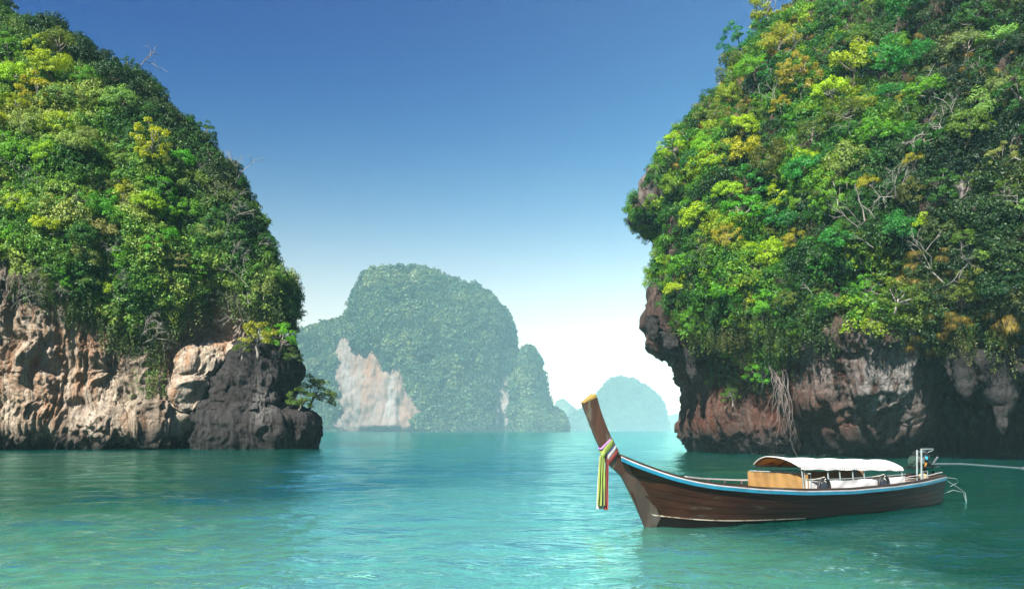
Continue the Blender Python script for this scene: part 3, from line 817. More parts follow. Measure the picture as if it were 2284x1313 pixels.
for i in sL.spaced(lambda x, y: 41, 112):
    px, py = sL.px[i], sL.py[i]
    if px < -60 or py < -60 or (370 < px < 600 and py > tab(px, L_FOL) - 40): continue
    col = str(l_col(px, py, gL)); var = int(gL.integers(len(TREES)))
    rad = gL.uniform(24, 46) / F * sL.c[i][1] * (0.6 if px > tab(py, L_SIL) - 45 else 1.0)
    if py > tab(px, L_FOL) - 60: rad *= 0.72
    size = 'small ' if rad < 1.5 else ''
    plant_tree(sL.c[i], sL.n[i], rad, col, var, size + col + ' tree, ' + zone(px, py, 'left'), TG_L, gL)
for (px, py, rp, col, var, lab) in [(575, 768, 44, 'golden green', 2, 'yellowish open tree on top of the dark rock stack'), (622, 765, 46, 'fresh green', 6, 'green tree on the seaward top of the dark rock stack'),
                                    (642, 800, 28, 'olive green', 2, 'small olive bush on the stack shoulder'), (688, 888, 50, 'pale grey-green', 2, 'pale leafy tree leaning off the side ledge of the dark rock stack'),
                                    (662, 905, 34, 'olive green', 6, 'small olive tree on the side ledge of the dark rock stack'), (540, 785, 22, 'olive green', 2, 'small olive tree at the inland edge of the stack top')]:
    b, n = nearest(SS, px, py + rp * 0.6)
    plant_tree(b, n, rp / F * b[1], col, var, lab, 'trees on the rock stack', gL, 0.8 if px > 650 else 0.2)

# neighbours of one look are told apart by their height on the slope
_by = {}
for o in COL.objects:
    if o.get('category') == 'tree': _by.setdefault(o['label'], []).append(o)
_ord = ['highest', 'second highest', 'third highest', 'fourth highest', 'fifth highest', 'sixth highest', 'seventh highest', 'eighth highest']
_num = ['', '', 'two', 'three', 'four', 'five', 'six', 'seven', 'eight', 'nine']
for lab, os_ in _by.items():
    n_ = len(os_)
    if 1 < n_ <= 8:
        for k, o in enumerate(sorted(os_, key=lambda o: -o.location.z / o.location.y)):
            o['label'] = lab + ', ' + ('lowest' if k == n_ - 1 else _ord[k]) + ' of ' + _num[n_]
print('TREES', TREE_N)

# ---- massed plants: one object each, scattered with geometry nodes
def bush_mesh(k, leaves=420, size=0.15, kind='bush'):
    g = np.random.default_rng(300 + k)
    nl = 11
    d = sphere_dirs(nl, g, -0.3); C = d * g.uniform(0.3, 0.8, nl)[:, None] * np.array([1, 1, 0.8]); lr = g.uniform(0.25, 0.42, nl)
    w = g.choice(nl, leaves)
    s = sphere_dirs(leaves, g, -0.6); cen = C[w] + s * (lr[w] * g.uniform(0.5, 1.05, leaves))[:, None]
    return leaf_cloud('bush', cen, s + 0.4 * d[w] + np.array([0, 0, 0.3]) + g.normal(size=(leaves, 3)) * 0.6, size, g, M['leaf_mass'])
def vine_mesh(k, leaves=260):
    """A curtain of hanging creepers: leaves strung on drooping lines."""
    g = np.random.default_rng(340 + k)
    ns = 16; w = g.integers(0, ns, leaves)
    x = g.uniform(-0.8, 0.8, ns); ln = g.uniform(0.8, 2.4, ns); y = g.uniform(-0.15, 0.25, ns)
    t = g.random(leaves)
    cen = np.stack([x[w] + g.normal(size=leaves) * 0.045, y[w] + g.normal(size=leaves) * 0.05, 0.2 - t * ln[w]], 1)
    return leaf_cloud('creeper', cen, np.array([0, -0.6, 0.6]) + g.normal(size=(leaves, 3)) * 0.6, 0.14, g, M['leaf_mass'], 0.42, droop=1.2)
def tuft_mesh(k, blades=90):
    """A tuft of long drooping grass blades."""
    g = np.random.default_rng(370 + k); vs_, fs = [], []
    for _ in range(blades):
        a = g.uniform(0, 6.28); o = np.array([math.cos(a), math.sin(a), 0]); sd = np.array([-o[1], o[0], 0]) * g.uniform(0.006, 0.012)
        L = g.uniform(0.5, 1.1); h = g.uniform(0.3, 0.75)
        p = [o * g.uniform(0, 0.15), o * L * 0.45 + np.array([0, 0, h * 0.7]), o * L * 0.85 + np.array([0, 0, h * 0.45]), o * L * 1.1 + np.array([0, 0, -g.uniform(0.0, 0.7)])]
        i = len(vs_)
        for q, wd in zip(p, (1, 1, 0.8, 0.2)): vs_ += [q - sd * wd, q + sd * wd]
        fs += [(i + 2 * j, i + 2 * j + 1, i + 2 * j + 3, i + 2 * j + 2) for j in range(3)]
    return mesh_np('tuft', np.array(vs_), np.array(fs), M['leaf_mass'], False, {'leafvar': ('FLOAT', 'FACE', g.random(len(fs)).astype(np.float32))})
def twig_mesh(k):
    """A bare, forking tangle of pale twigs."""
    g = np.random.default_rng(400 + k); mb = MB()
    def grow(p, d, L, r, depth):
        p1 = p + d * L * 0.5 + Vector(g.normal(size=3)) * L * 0.09; p2 = p1 + (d + Vector(g.normal(size=3)) * 0.25).normalized() * L * 0.5
        mb.tube([p, p1, p2], [r, r * 0.8, r * 0.55], 4, False)
        if depth:
            for _ in range(3 if depth > 1 else 2):
                nd_ = (d + Vector(g.normal(size=3)) * 0.55).normalized()
                grow(p1.lerp(p2, g.uniform(0, 1)), nd_, L * g.uniform(0.5, 0.8), r * 0.6, depth - 1)
    grow(Vector((0, 0, 0)), Vector((g.normal() * 0.3, -0.2, 1)).normalized(), 0.9, 0.022, 3)
    me = bpy.data.meshes.new('twigs'); mb.bm.to_mesh(me); mb.bm.free(); me.materials.append(M['pale_bark'])
    return me
def far_crown_mesh(k):
    g = np.random.default_rng(430 + k); cen, out, C = crown_points(['round', 'umbrella', 'round'][k % 3], g, 330)
    return leaf_cloud('far_crown', cen, out, 0.30, g, M['leaf_mass'], 0.8)

def scatter(name, label, pts, rots, scl, tints, meshes, idx):
    me = bpy.data.meshes.new(name); n = len(pts)
    me.vertices.add(n); me.vertices.foreach_set('co', np.ascontiguousarray(pts, np.float32).ravel())
    for an, typ, key, data in (('rot', 'FLOAT_VECTOR', 'vector', rots), ('scl', 'FLOAT_VECTOR', 'vector', scl), ('idx', 'INT', 'value', idx), ('tint', 'FLOAT_COLOR', 'color', tints)):
        at = me.attributes.new(an, typ, 'POINT')
        at.data.foreach_set(key, np.ascontiguousarray(data, np.int32 if typ == 'INT' else np.float32).ravel())
    o = link(name, me); tag(o, label, kind='stuff')
    src = bpy.data.collections.new(name + '_kinds')
    for k, m in enumerate(meshes):
        so = bpy.data.objects.new('%s_%02d' % (m.name.split('.')[0], k), m); src.objects.link(so)
    ng = bpy.data.node_groups.new(name, 'GeometryNodeTree')
    ng.interface.new_socket('Geometry', in_out='INPUT', socket_type='NodeSocketGeometry')
    ng.interface.new_socket('Geometry', in_out='OUTPUT', socket_type='NodeSocketGeometry')
    N_, L_ = ng.nodes, ng.links
    gi, go = N_.new('NodeGroupInput'), N_.new('NodeGroupOutput')
    ci = N_.new('GeometryNodeCollectionInfo'); ci.inputs['Collection'].default_value = src
    ci.inputs['Separate Children'].default_value = True; ci.inputs['Reset Children'].default_value = True
    ip = N_.new('GeometryNodeInstanceOnPoints'); ip.inputs['Pick Instance'].default_value = True
    def na(an, typ):
        a = N_.new('GeometryNodeInputNamedAttribute'); a.data_type = typ; a.inputs['Name'].default_value = an
        return [s for s in a.outputs if s.enabled and s.name == 'Attribute'][0]
    L_.new(gi.outputs[0], ip.inputs['Points']); L_.new(ci.outputs[0], ip.inputs['Instance'])
    L_.new(na('idx', 'INT'), ip.inputs['Instance Index']); L_.new(na('scl', 'FLOAT_VECTOR'), ip.inputs['Scale'])
    er = N_.new('FunctionNodeEulerToRotation'); L_.new(na('rot', 'FLOAT_VECTOR'), er.inputs[0]); L_.new(er.outputs[0], ip.inputs['Rotation'])
    L_.new(ip.outputs[0], go.inputs[0])
    md = o.modifiers.new('plants', 'NODES'); md.node_group = ng
    return o

def tints_for(pts, cols, g, freq=3.0, seed=0, jit=0.16):
    """Plants of one kind grow in patches: the palette follows a slow noise over the slope."""
    t = fbm(pts / freq, 3, seed) * 0.9 + 0.5 + g.normal(size=len(pts)) * 0.12
    pal = np.array(cols); k = np.clip(t, 0, 0.999) * (len(pal) - 1); i = k.astype(int); f = (k - i)[:, None]
    c = pal[i] * (1 - f) + pal[np.minimum(i + 1, len(pal) - 1)] * f
    c = c * (1.25 + g.normal(size=(len(pts), 1)) * jit)
    return np.concatenate([np.clip(c, 0.004, 0.7), np.ones((len(pts), 1))], 1)

BUSH = [bush_mesh(k) for k in range(6)]; VINE = [vine_mesh(k) for k in range(3)]; TUFT = [tuft_mesh(k) for k in range(3)]; TWIG = [twig_mesh(k) for k in range(4)]
FARC = [far_crown_mesh(k) for k in range(6)]
def rot_up(n_, g):
    return np.stack([g.normal(size=n_) * 0.25, g.normal(size=n_) * 0.25, g.uniform(0, 6.28, n_)], 1)
def uni(n_, a, b, g): s = g.uniform(a, b, n_)[:, None]; return np.repeat(s, 3, 1)

G = np.random.default_rng(55)
# right headland undergrowth
n = 4200; p = sR.c[-n:] + sR.n[-n:] * G.uniform(0.0, 0.35, n)[:, None]; px, py = project(p)
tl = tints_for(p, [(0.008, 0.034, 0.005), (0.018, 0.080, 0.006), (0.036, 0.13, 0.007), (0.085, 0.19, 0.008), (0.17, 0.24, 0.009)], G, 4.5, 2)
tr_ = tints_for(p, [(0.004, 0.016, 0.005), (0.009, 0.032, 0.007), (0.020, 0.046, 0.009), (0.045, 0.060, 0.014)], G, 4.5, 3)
k = smooth(px + 60 * np.sin(py / 60), 1850, 2080)[:, None]  # blends to a darker palette at right, shadow put into leaf colour
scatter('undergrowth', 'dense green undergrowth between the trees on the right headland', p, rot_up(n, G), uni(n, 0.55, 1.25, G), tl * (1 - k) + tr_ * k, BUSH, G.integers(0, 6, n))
# left headland undergrowth
n = 4600; p = sL.c[-n:] + sL.n[-n:] * G.uniform(0.0, 0.4, n)[:, None]; px, py = project(p)
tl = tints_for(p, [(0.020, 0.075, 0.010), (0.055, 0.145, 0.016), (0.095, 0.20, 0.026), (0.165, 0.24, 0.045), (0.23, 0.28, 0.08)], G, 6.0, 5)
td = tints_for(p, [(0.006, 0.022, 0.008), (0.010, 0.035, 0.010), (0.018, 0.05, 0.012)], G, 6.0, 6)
k = np.clip(smooth(px, tab(py, L_SIL) - 120, tab(py, L_SIL) - 50) * 0.9 * (1 - 0.7 * smooth(py, 380, 560)) + 0.7 * (1 - smooth(py, 30, 170)), 0, 1)[:, None]  # darker tints along the ridge and top paint in their shade
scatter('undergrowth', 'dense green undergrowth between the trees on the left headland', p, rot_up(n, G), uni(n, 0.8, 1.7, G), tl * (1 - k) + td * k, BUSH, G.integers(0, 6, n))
# creepers hanging from both headlands
def hang(S, box, n, g, col, smin, smax, name, label, ok=None):
    V, N = S.V, S.N; a, b = project(V); view = V - np.array([0, 0, CAMH]); vis = -np.sum(view * N, -1)
    m = np.zeros(a.shape)
    for (x0, x1, y0, y1, w) in box: m += w * ((a > x0) & (a < x1) & (b > y0) & (b < y1))
    m = (m * (vis > 0) * (ok(a, b) if ok else 1)).ravel()
    i = g.choice(m.size, n, p=m / m.sum()); p = V.reshape(-1, 3)[i] + N.reshape(-1, 3)[i] * 0.25 + g.normal(size=(n, 3)) * 0.3
    return p
band = lambda fol, w0, w1: (lambda a, b: ((b > tab(a, fol) - w0) & (b < tab(a, fol) + w1)) * 1.0)
p = np.vstack([hang(LC, [(-40, 660, 540, 800, 1)], 230, G, None, 0, 0, '', '', band(L_FOL, 50, 14)), hang(LC, [(170, 300, 330, 640, 1)], 130, G, None, 0, 0, '', ''), hang(LC, [(322, 356, 770, 880, 1)], 16, G, None, 0, 0, '', '')])
n = len(p); rt = np.stack([np.zeros(n), np.zeros(n), G.normal(size=n) * 0.5], 1)
scatter('creeper_leaves', 'creepers hanging in curtains over the rock of the left headland', p, rt, uni(n, 0.9, 1.7, G), tints_for(p, [(0.04, 0.075, 0.018), (0.08, 0.105, 0.035), (0.06, 0.12, 0.022)], G, 5, 8), VINE, G.integers(0, 3, n))
p = np.vstack([hang(RC, [(1510, 2284, 600, 860, 1)], 170, G, None, 0, 0, '', '', band(R_FOL, 90, -22)), hang(RC, [(1640, 1860, 420, 740, 1)], 120, G, None, 0, 0, '', ''), hang(RC, [(1600, 1760, 760, 860, 1)], 26, G, None, 0, 0, '', '')])
n = len(p); rt = np.stack([np.zeros(n), np.zeros(n), G.normal(size=n) * 0.5], 1)
scatter('creeper_leaves', 'creepers hanging in curtains over the rock of the right headland', p, rt, uni(n, 0.6, 1.25, G), tints_for(p, [(0.016, 0.045, 0.008), (0.042, 0.08, 0.011), (0.07, 0.062, 0.022)], G, 4, 9), VINE, G.integers(0, 3, n))
# dry grass tufts
p = np.vstack([hang(RC, [(1470, 1680, 180, 420, 3), (1700, 1900, 30, 150, 1), (2040, 2284, 60, 260, 2)], 240, G, None, 0, 0, '', ''), hang(RC, [(2080, 2284, 690, 830, 2), (1990, 2110, 560, 660, 0.4), (2000, 2284, 760, 850, 1)], 230, G, None, 0, 0, '', '', lambda a, b: (b < tab(a, R_FOL) + 40) * 1.0)]); p[240:, 1] -= 0.5
n = len(p)
scatter('dry_grass', 'tufts of golden dry grass on the ledges of the right headland', p, rot_up(n, G), uni(n, 0.30, 0.66, G), tints_for(p, [(0.15, 0.10, 0.02), (0.26, 0.18, 0.035), (0.33, 0.25, 0.07)], G, 3, 11), TUFT, G.integers(0, 3, n))
# bare twigs mixed in
p = np.vstack([hang(RC, [(1660, 2284, 120, 720, 1), (1950, 2284, 250, 700, 2)], 42, G, None, 0, 0, '', '')]); p[:, 1] -= 0.6; n = len(p)
scatter('bare_twigs', 'pale leafless twigs tangled among the bushes on the right headland', p, np.stack([G.normal(size=n) * 0.6, G.normal(size=n) * 0.7, G.uniform(0, 6.28, n)], 1), uni(n, 0.6, 1.4, G), np.ones((n, 4)), TWIG, G.integers(0, 4, n))
p = np.vstack([hang(LC, [(0, 600, 300, 720, 1), (280, 420, 700, 800, 3), (0, 200, 600, 700, 2), (480, 560, 690, 720, 4)], 90, G, None, 0, 0, '', '')]); p[:, 1] -= 0.8; n = len(p)
scatter('bare_twigs', 'pale leafless twigs tangled among the bushes on the left headland', p, np.stack([G.normal(size=n) * 0.6, G.normal(size=n) * 0.7, G.uniform(0, 6.28, n)], 1), uni(n, 1.0, 2.2, G), np.ones((n, 4)), TWIG, G.integers(0, 4, n))
# single bare branches and roots one can pick out
def bare_tree(S, px, py, size, var, label, group, g, lean=0.8):
    b, n_ = nearest(S, px, py)
    up = (Vector((0, 0, 1)) + Vector(n_) * lean + Vector(g.normal(size=3)) * 0.35).normalized()
    t = empty('bare_tree', b); t.rotation_mode = 'QUATERNION'; t.rotation_quaternion = up.to_track_quat('Z', 'Y') @ Quaternion((0, 0, 1), g.uniform(0, 6.28))
    t.scale = (size,) * 3; tag(t, label, 'bare tree', group); link('branches', TWIG[var], t)
gB = np.random.default_rng(77)
for k, (px, py, sz, lab) in enumerate(((1790, 150, 2.2, 'white bare tree left of the big tiered yellow-green tree'), (1745, 255, 2.0, 'bare pale tree below the upper seaward bushes'), (1900, 320, 1.8, 'short bare tree above the pale grey-green tree'),
        (1975, 300, 2.0, 'bare tree below the yellow flat tree'), (2060, 330, 2.4, 'wide bare tree under the dark rock ledge'), (2030, 470, 2.6, 'bare tree left of the grey rock streak'), (1890, 560, 2.6, 'large bare tree over the dark hollow in the headland middle'),
        (2115, 640, 2.8, 'tall crooked bare tree above the golden grass'), (2200, 600, 2.2, 'bare tree nearest the right frame edge'), (1680, 300, 1.8, 'bare white twiggy tree among the golden bushes'))):
    bare_tree(RC, px, py, sz, k % 4, lab, 'bare trees on the right headland', gB)
for k, (px, py, sz, lab) in enumerate(((300, 150, 3.2, 'bare tree standing up from the left skyline near its top'), (520, 430, 3.0, 'bare tree reaching out from the left skyline at mid-height'), (628, 650, 2.4, 'bare twiggy tree at the lower seaward tip of the left headland'), (415, 790, 2.6, 'bare branch across the orange rock of the left headland'))):
    bare_tree(LC, px, py, sz, k % 4, lab, 'bare trees on the left headland', gB, 0.9)
rt_ = empty('hanging_roots', P(1745, 870, DW(1745) - 0.2)); tag(rt_, 'grey tangle of hanging roots on the red rock above the boat canopy', 'roots')
for k in range(20):
    g = gB; L = g.uniform(3.4, 6.0); x0 = g.normal() * 0.32; sp = g.normal() * 0.85; top_ = g.uniform(0.6, 2.4); pts_ = []
    for t in np.linspace(0, 1, 9): pts_.append((x0 + sp * t ** 1.6 + g.normal() * 0.10, -0.35 + 1.6 * (1 - t) ** 6 - 0.5 * t + 0.5 * abs(sp) * t + g.normal() * 0.07, top_ - L * t))
    mb = MB(); mb.tube(pts_, list(np.linspace(0.055, 0.014, 9) * g.uniform(0.35, 0.8)), 5); mb.build('root', M['root'], rt_)

# forest on the islands
class _S: pass
pts, tin = [], []
for V2, N2, cnt_ in zip(allV, allN, (6500, 1700, 1500)):
    s_ = _S(); s_.V, s_.N = V2, N2
    ok = (lambda x, y, nn: (~island_rock(x, y)) * 1.0 + 0.0)
    sm = Sampler(s_, ok, G, cnt_); pts.append(sm.c)
p = np.vstack(pts); n = len(p)
scatter('island_forest_foliage', 'forest covering the hazy middle island', p + np.array([0, 0, 2.4]), rot_up(n, G), uni(n, 0.0, 1.0, G) ** 2.2 * 11.0 + np.array([4.2, 4.2, 4.0]), tints_for(p, [(0.010, 0.028, 0.014), (0.020, 0.050, 0.022), (0.042, 0.072, 0.03), (0.080, 0.105, 0.045)], G, 40, 13, 0.3), FARC, G.integers(0, 6, n))
s_ = _S(); s_.V, s_.N = FI; sm = Sampler(s_, lambda x, y, nn: 1.0 + 0 * x, G, 900); n = 900
scatter('island_forest_foliage', 'forest covering the far dome island', sm.c, rot_up(n, G), uni(n, 11, 21, G), tints_for(sm.c, [(0.025, 0.05, 0.014), (0.05, 0.08, 0.02)], G, 40, 14), FARC, G.integers(0, 6, n))
# ------------------------------------------------------------------ the longtail boat
M['hull_wood'] = paint('hull_wood', (0.026, 0.0095, 0.005), 0.55, 0.55, 1.6, stretch=(0.35, 2.5, 2.5), wear=(0.055, 0.047, 0.037), wear_amt=0.12, bump=0.3, rust=(0.012, 0.006, 0.004), spec=0.16)
M['stem_wood'] = paint('stem_wood', (0.036, 0.021, 0.014), 0.6, 0.5, 2.2, stretch=(1, 3, 0.6), wear=(0.062, 0.055, 0.047), wear_amt=0.3, bump=0.3, rust=(0.07, 0.028, 0.015))
M['prow_wood'] = paint('prow_wood', (0.050, 0.019, 0.010), 0.55, 0.5, 2.4, stretch=(4, 4, 0.7), wear=(0.10, 0.085, 0.062), wear_amt=0.35, bump=0.35, rust=(0.045, 0.02, 0.012))
M['prow_end'] = paint('prow_end', (0.20, 0.14, 0.03), 0.6, 0.35, 6.0, wear=(0.13, 0.08, 0.04), wear_amt=0.3)
M['bottom_paint'] = paint('bottom_paint', (0.005, 0.004, 0.0035), 0.7, 0.4, 2.0, spec=0.12)
M['cream_paint'] = paint('cream_paint', (0.48, 0.44, 0.34), 0.6, 0.2, 3.0, wear=(0.2, 0.13, 0.09), wear_amt=0.45)
M['blue_paint'] = paint('blue_paint', (0.009, 0.145, 0.23), 0.45, 0.25, 3.0, wear=(0.03, 0.12, 0.18), wear_amt=0.3)
M['white_paint'] = paint('white_paint', (0.42, 0.39, 0.38), 0.5, 0.2, 3.0, wear=(0.32, 0.26, 0.22), wear_amt=0.35)
M['dark_wood'] = paint('dark_wood', (0.028, 0.018, 0.014), 0.65, 0.45, 2.5, stretch=(0.5, 3, 3), wear=(0.075, 0.065, 0.058), wear_amt=0.25, spec=0.2)
M['deck_wood'] = paint('deck_wood', (0.26, 0.22, 0.19), 0.75, 0.35, 3.0, stretch=(0.5, 4, 4), wear=(0.12, 0.095, 0.08), wear_amt=0.35)
M['canvas'] = paint('canvas', (0.58, 0.565, 0.545), 0.8, 0.07, 1.2, wear=(0.56, 0.53, 0.49), wear_amt=0.12, bump=0.1)
M['lining'] = paint('lining', (0.62, 0.24, 0.03), 0.8, 0.35, 5.0, wear=(0.25, 0.05, 0.02), wear_amt=0.5)
M['yellow_tarp'] = paint('yellow_tarp', (0.21, 0.118, 0.034), 0.6, 0.28, 2.2, wear=(0.15, 0.075, 0.02), wear_amt=0.3, bump=0.1)
M['pole_metal'] = paint('pole_metal', (0.22, 0.27, 0.265), 0.4, 0.2, 6.0, rust=(0.20, 0.11, 0.06))
M['rubber'] = paint('rubber', (0.004, 0.004, 0.0045), 0.6, 0.3, 6.0)
M['engine_dark'] = paint('engine_dark', (0.025, 0.027, 0.028), 0.4, 0.5, 10.0, 0.5, rust=(0.08, 0.04, 0.02))
M['engine_metal'] = paint('engine_metal', (0.30, 0.30, 0.29), 0.35, 0.35, 10.0, 0.8, rust=(0.10, 0.06, 0.04))
M['engine_green'] = paint('engine_green', (0.022, 0.045, 0.036), 0.4, 0.3, 8.0)
M['filter_blue'] = paint('filter_blue', (0.02, 0.36, 0.60), 0.35, 0.12, 6.0)
M['cup_amber'] = paint('cup_amber', (0.50, 0.22, 0.03), 0.35, 0.15, 6.0)
M['rope'] = paint('rope', (0.45, 0.42, 0.34), 0.9, 0.25, 14.0)
M['rope_green'] = paint('rope_green', (0.20, 0.34, 0.28), 0.9, 0.25, 14.0)
M['rope_yellow'] = paint('rope_yellow', (0.58, 0.44, 0.19), 0.9, 0.25, 14.0)
for nm, c in (('ribbon_green', (0.15, 0.20, 0.035)), ('ribbon_navy', (0.03, 0.045, 0.13)), ('ribbon_white', (0.30, 0.29, 0.29)), ('ribbon_red', (0.15, 0.02, 0.018)), ('ribbon_violet', (0.35, 0.16, 0.45))):
    M[nm] = paint(nm, c, 0.75, 0.15, 5.0, stretch=(3, 3, 0.5), bump=0.1)

BO = Vector((2.77, 16.52, 0.0)); BYAW = math.atan2(0.54, 0.842)
boat = empty('longtail_boat', BO, (0, 0, BYAW))
tag(boat, 'long wooden longtail boat with blue rail and white canopy before the right cliff', 'boat')

BEAM = [(-1.0, 0.07), (-0.6, 0.17), (0, 0.36), (0.6, 0.53), (1.3, 0.70), (2.2, 0.86), (3.4, 0.97), (5, 1.0), (7, 0.96), (8.5, 0.84), (9.6, 0.66), (10.4, 0.46), (10.8, 0.36)]
_gx = np.linspace(-1.0, 10.8, 120); _gy = np.interp(_gx, *np.array(BEAM).T)
for _ in range(6): _gy[1:-1] = (_gy[:-2] + 2 * _gy[1:-1] + _gy[2:]) / 4
beam = lambda s: float(np.interp(s, _gx, _gy))
_se, _sn = (0.842, 0.540), (0.540, -0.842)
def bxy(s, w): return BO.x + _se[0] * s + _sn[0] * w, BO.y + _se[1] * s + _sn[1] * w     # w: towards the beach
# sheer line read off the near rail (x, y in the photograph)
RAIL = [(1372, 1008), (1400, 1024), (1450, 1043), (1500, 1060), (1550, 1072), (1600, 1080), (1700, 1089), (1800, 1093), (1900, 1091), (2000, 1082), (2060, 1073), (2110, 1061), (2125, 1057)]
_sz = []
for s in _gx:
    x, y = bxy(s, beam(s)); _sz.append(CAMH - (tab(CX + F * x / y, RAIL) - HY) / F * y)
_sz = np.array(_sz)
for _ in range(4): _sz[1:-1] = (_sz[:-2] + 2 * _sz[1:-1] + _sz[2:]) / 4
sheer = lambda s: float(np.interp(s, _gx, _sz))
STEM_Z = 1.50
def stem_s(z): return -0.957 * z / 1.52 + 0.05 * math.sin(max(0, min(1, z / 1.5)) * 3.14)
NQ = 60
def hull_pt(q, r, side, out=0.0):
    """q along the boat from stem to stern, r from the keel (0) up to the rail (1)."""
    sT = -0.90 + 11.55 * q; zT = sheer(sT)
    sK = 0.20 + 10.35 * q
    f = 1 - (1 - r) ** 1.0
    z = -0.32 + (zT + 0.32) * r
    s = sK + (sT - sK) * r
    full = min(1, q / 0.22); end = max(0, (q - 0.86) / 0.14)
    wb = 0.55 * (1 - (1 - full) ** 2) * (1 - 0.55 * end ** 1.5)
    bT = beam(sT)
    w = wb * (1 - r) ** 1.6 + bT * (1 - (1 - r) ** 1.7)
    if q < 0.22: w = w * (0.06 + 0.94 * smooth(np.array(q), -0.02, 0.09)) if r < 0.999 else w
    w = max(0.03, float(w)) + out
    return Vector((s, -side * w, z))           # boat frame: -Y faces the beach
R_CUT = [0.0, 0.33, 0.46, 0.58, 0.70, 0.82, 0.955]
hull = MB()
rows = []
for i in range(NQ + 1):
    q = i / NQ
    rows.append([hull_pt(q, 1 - k / 9, 1, -0.035) for k in range(10)] + [hull_pt(q, k / 9, -1, -0.035) for k in range(10)])
vv = hull.grid(rows)
for e in (vv[0], vv[-1]):
    hull.bm.faces.new(e)
hull_o = hull.build('hull', M['dark_wood'], boat)
for side in (1, -1):
    for k in range(len(R_CUT) - 1):
        r0, r1 = R_CUT[k] + (0.003 if k else 0), R_CUT[k + 1] - 0.003
        mb = MB()
        lap = 0.003 * ((k * 7) % 3)
        grid_o = [[hull_pt(i / NQ, r0 + (r1 - r0) * j / 3, side, 0.0 + lap) for j in range(4)] for i in range(NQ + 1)]
        grid_i = [[hull_pt(i / NQ, r0 + (r1 - r0) * j / 3, side, -0.034) for j in range(4)] for i in range(NQ + 1)]
        a, b = mb.grid(grid_o), mb.grid(grid_i)
        for j in (0, 3):
            for i in range(NQ): mb.bm.faces.new((a[i][j], a[i + 1][j], b[i + 1][j], b[i][j]))
        mb.build('plank', M['bottom_paint'] if k == 0 else M['hull_wood'], hull_o)
    # thin cream line above the dark bottom
    mb = MB()
    mb.slab([[hull_pt(q, r, side, 0.016) for r in (0.322, 0.338)] for q in np.linspace(0.012, 0.40, 40)], (0, side * 0.02, 0))
    mb.build('waterline_strip', M['cream_paint'], hull_o)
    # rails: dark cap, pale strip, blue rubbing strake
    def rail(zo0, zo1, w0, w1, q0=0.012, q1=0.995):
        mb = MB(); rws = []
        for q in np.linspace(q0, q1, 90):
            p = hull_pt(q, 1.0, side)
            ex = 1 if q > 0.05 else 0.35 + 0.65 * q / 0.05
            rws.append([p + Vector((0, -side * w0 * ex, zo0)), p + Vector((0, -side * w1 * ex, zo0)), p + Vector((0, -side * w1 * ex, zo1)), p + Vector((0, -side * w0 * ex, zo1))])
        v_ = mb.grid(rws, True); mb.bm.faces.new(v_[0]); mb.bm.faces.new(v_[-1]); return mb
    rail(-0.105, -0.035, -0.02, 0.045).build('rubbing_strake', M['blue_paint'], boat)
    rail(-0.033, -0.008, -0.02, 0.034).build('pale_strip', M['white_paint'], boat)
    rail(-0.006, 0.035, -0.11, 0.028).build('cap_rail', M['dark_wood'], boat)
# stem: the broad weathered plank wrapped round the bow
mb = MB(); rws = []
for k in range(25):
    z = -0.30 + (STEM_Z + 0.30) * k / 24
    r_ = (z + 0.32) / (sheer(-0.9) + 0.32)
    back = 0.10 + 0.46 * smooth(np.array(z), -0.3, 0.5) * (1 - 0.55 * smooth(np.array(z), 0.55, 1.5))
    s0 = stem_s(z)
    hw = 0.030
    # side width read off the hull where the plank ends
    qq = np.linspace(0, 0.14, 30); cand = [hull_pt(q, min(1, max(0, r_)), 1, 0.012) for q in qq]
    w1 = float(np.interp(s0 + back, [c.x for c in cand], [-c.y for c in cand])) + 0.006
    wm = float(np.interp(s0 + back * 0.5, [c.x for c in cand], [-c.y for c in cand])) + 0.012
    rws.append([Vector((s0 + back, -w1, z)), Vector((s0 + back * 0.5, -wm, z)), Vector((s0 - 0.02, -hw, z)), Vector((s0 - 0.02, hw, z)), Vector((s0 + back * 0.5, wm, z)), Vector((s0 + back, w1, z))])
v_ = mb.grid(rws, True); mb.bm.faces.new(v_[0]); mb.bm.faces.new(v_[-1])
mb.build('stem', M['stem_wood'], boat, True)
# prow post
def prow_axis(t):
    p0, p1, p2 = Vector((-0.64, 0, 1.14)), Vector((-1.16, 0, 1.74)), Vector((-1.50, 0, 2.60))
    return p0 * (1 - t) ** 2 + p1 * 2 * t * (1 - t) + p2 * t * t
mb = MB(); rws = []
for k in range(15):
    t = k / 14; c = prow_axis(t); d = (prow_axis(min(1, t + 0.02)) - prow_axis(max(0, t - 0.02))).normalized(); u = Vector((d.z, 0, -d.x))
    a = (0.165 - 0.018 * t + 0.015 * max(0, t - 0.8) * 5) * (0.42 + 0.58 * float(smooth(np.array(t), 0, 0.25))); w = 0.062 + 0.03 * t
    rws.append([c - u * a + Vector((0, -w * 0.55, 0)), c + u * a + Vector((0, -w, 0)), c + u * a + Vector((0, w, 0)), c - u * a + Vector((0, w * 0.55, 0))])
v_ = mb.grid(rws, True); mb.bm.faces.new(v_[0]); mb.bm.faces.new(v_[-1])
prow = mb.build('prow_post', M['prow_wood'], boat, False, 0.012)
mb = MB(); c = prow_axis(1.0); d = (prow_axis(1) - prow_axis(0.95)).normalized(); u = Vector((d.z, 0, -d.x))
top, bot = [], []
for du, w in ((-1, 0.052), (1, 0.096)):
    for sgn in (-1, 1):
        bot.append(c + u * 0.161 * du + Vector((0, sgn * w, 0)) - d * 0.004); top.append(c + u * 0.161 * du * 0.97 + Vector((0, sgn * w * 0.9, 0)) + d * (0.012 if du < 0 else 0.07))
order = (0, 1, 3, 2)
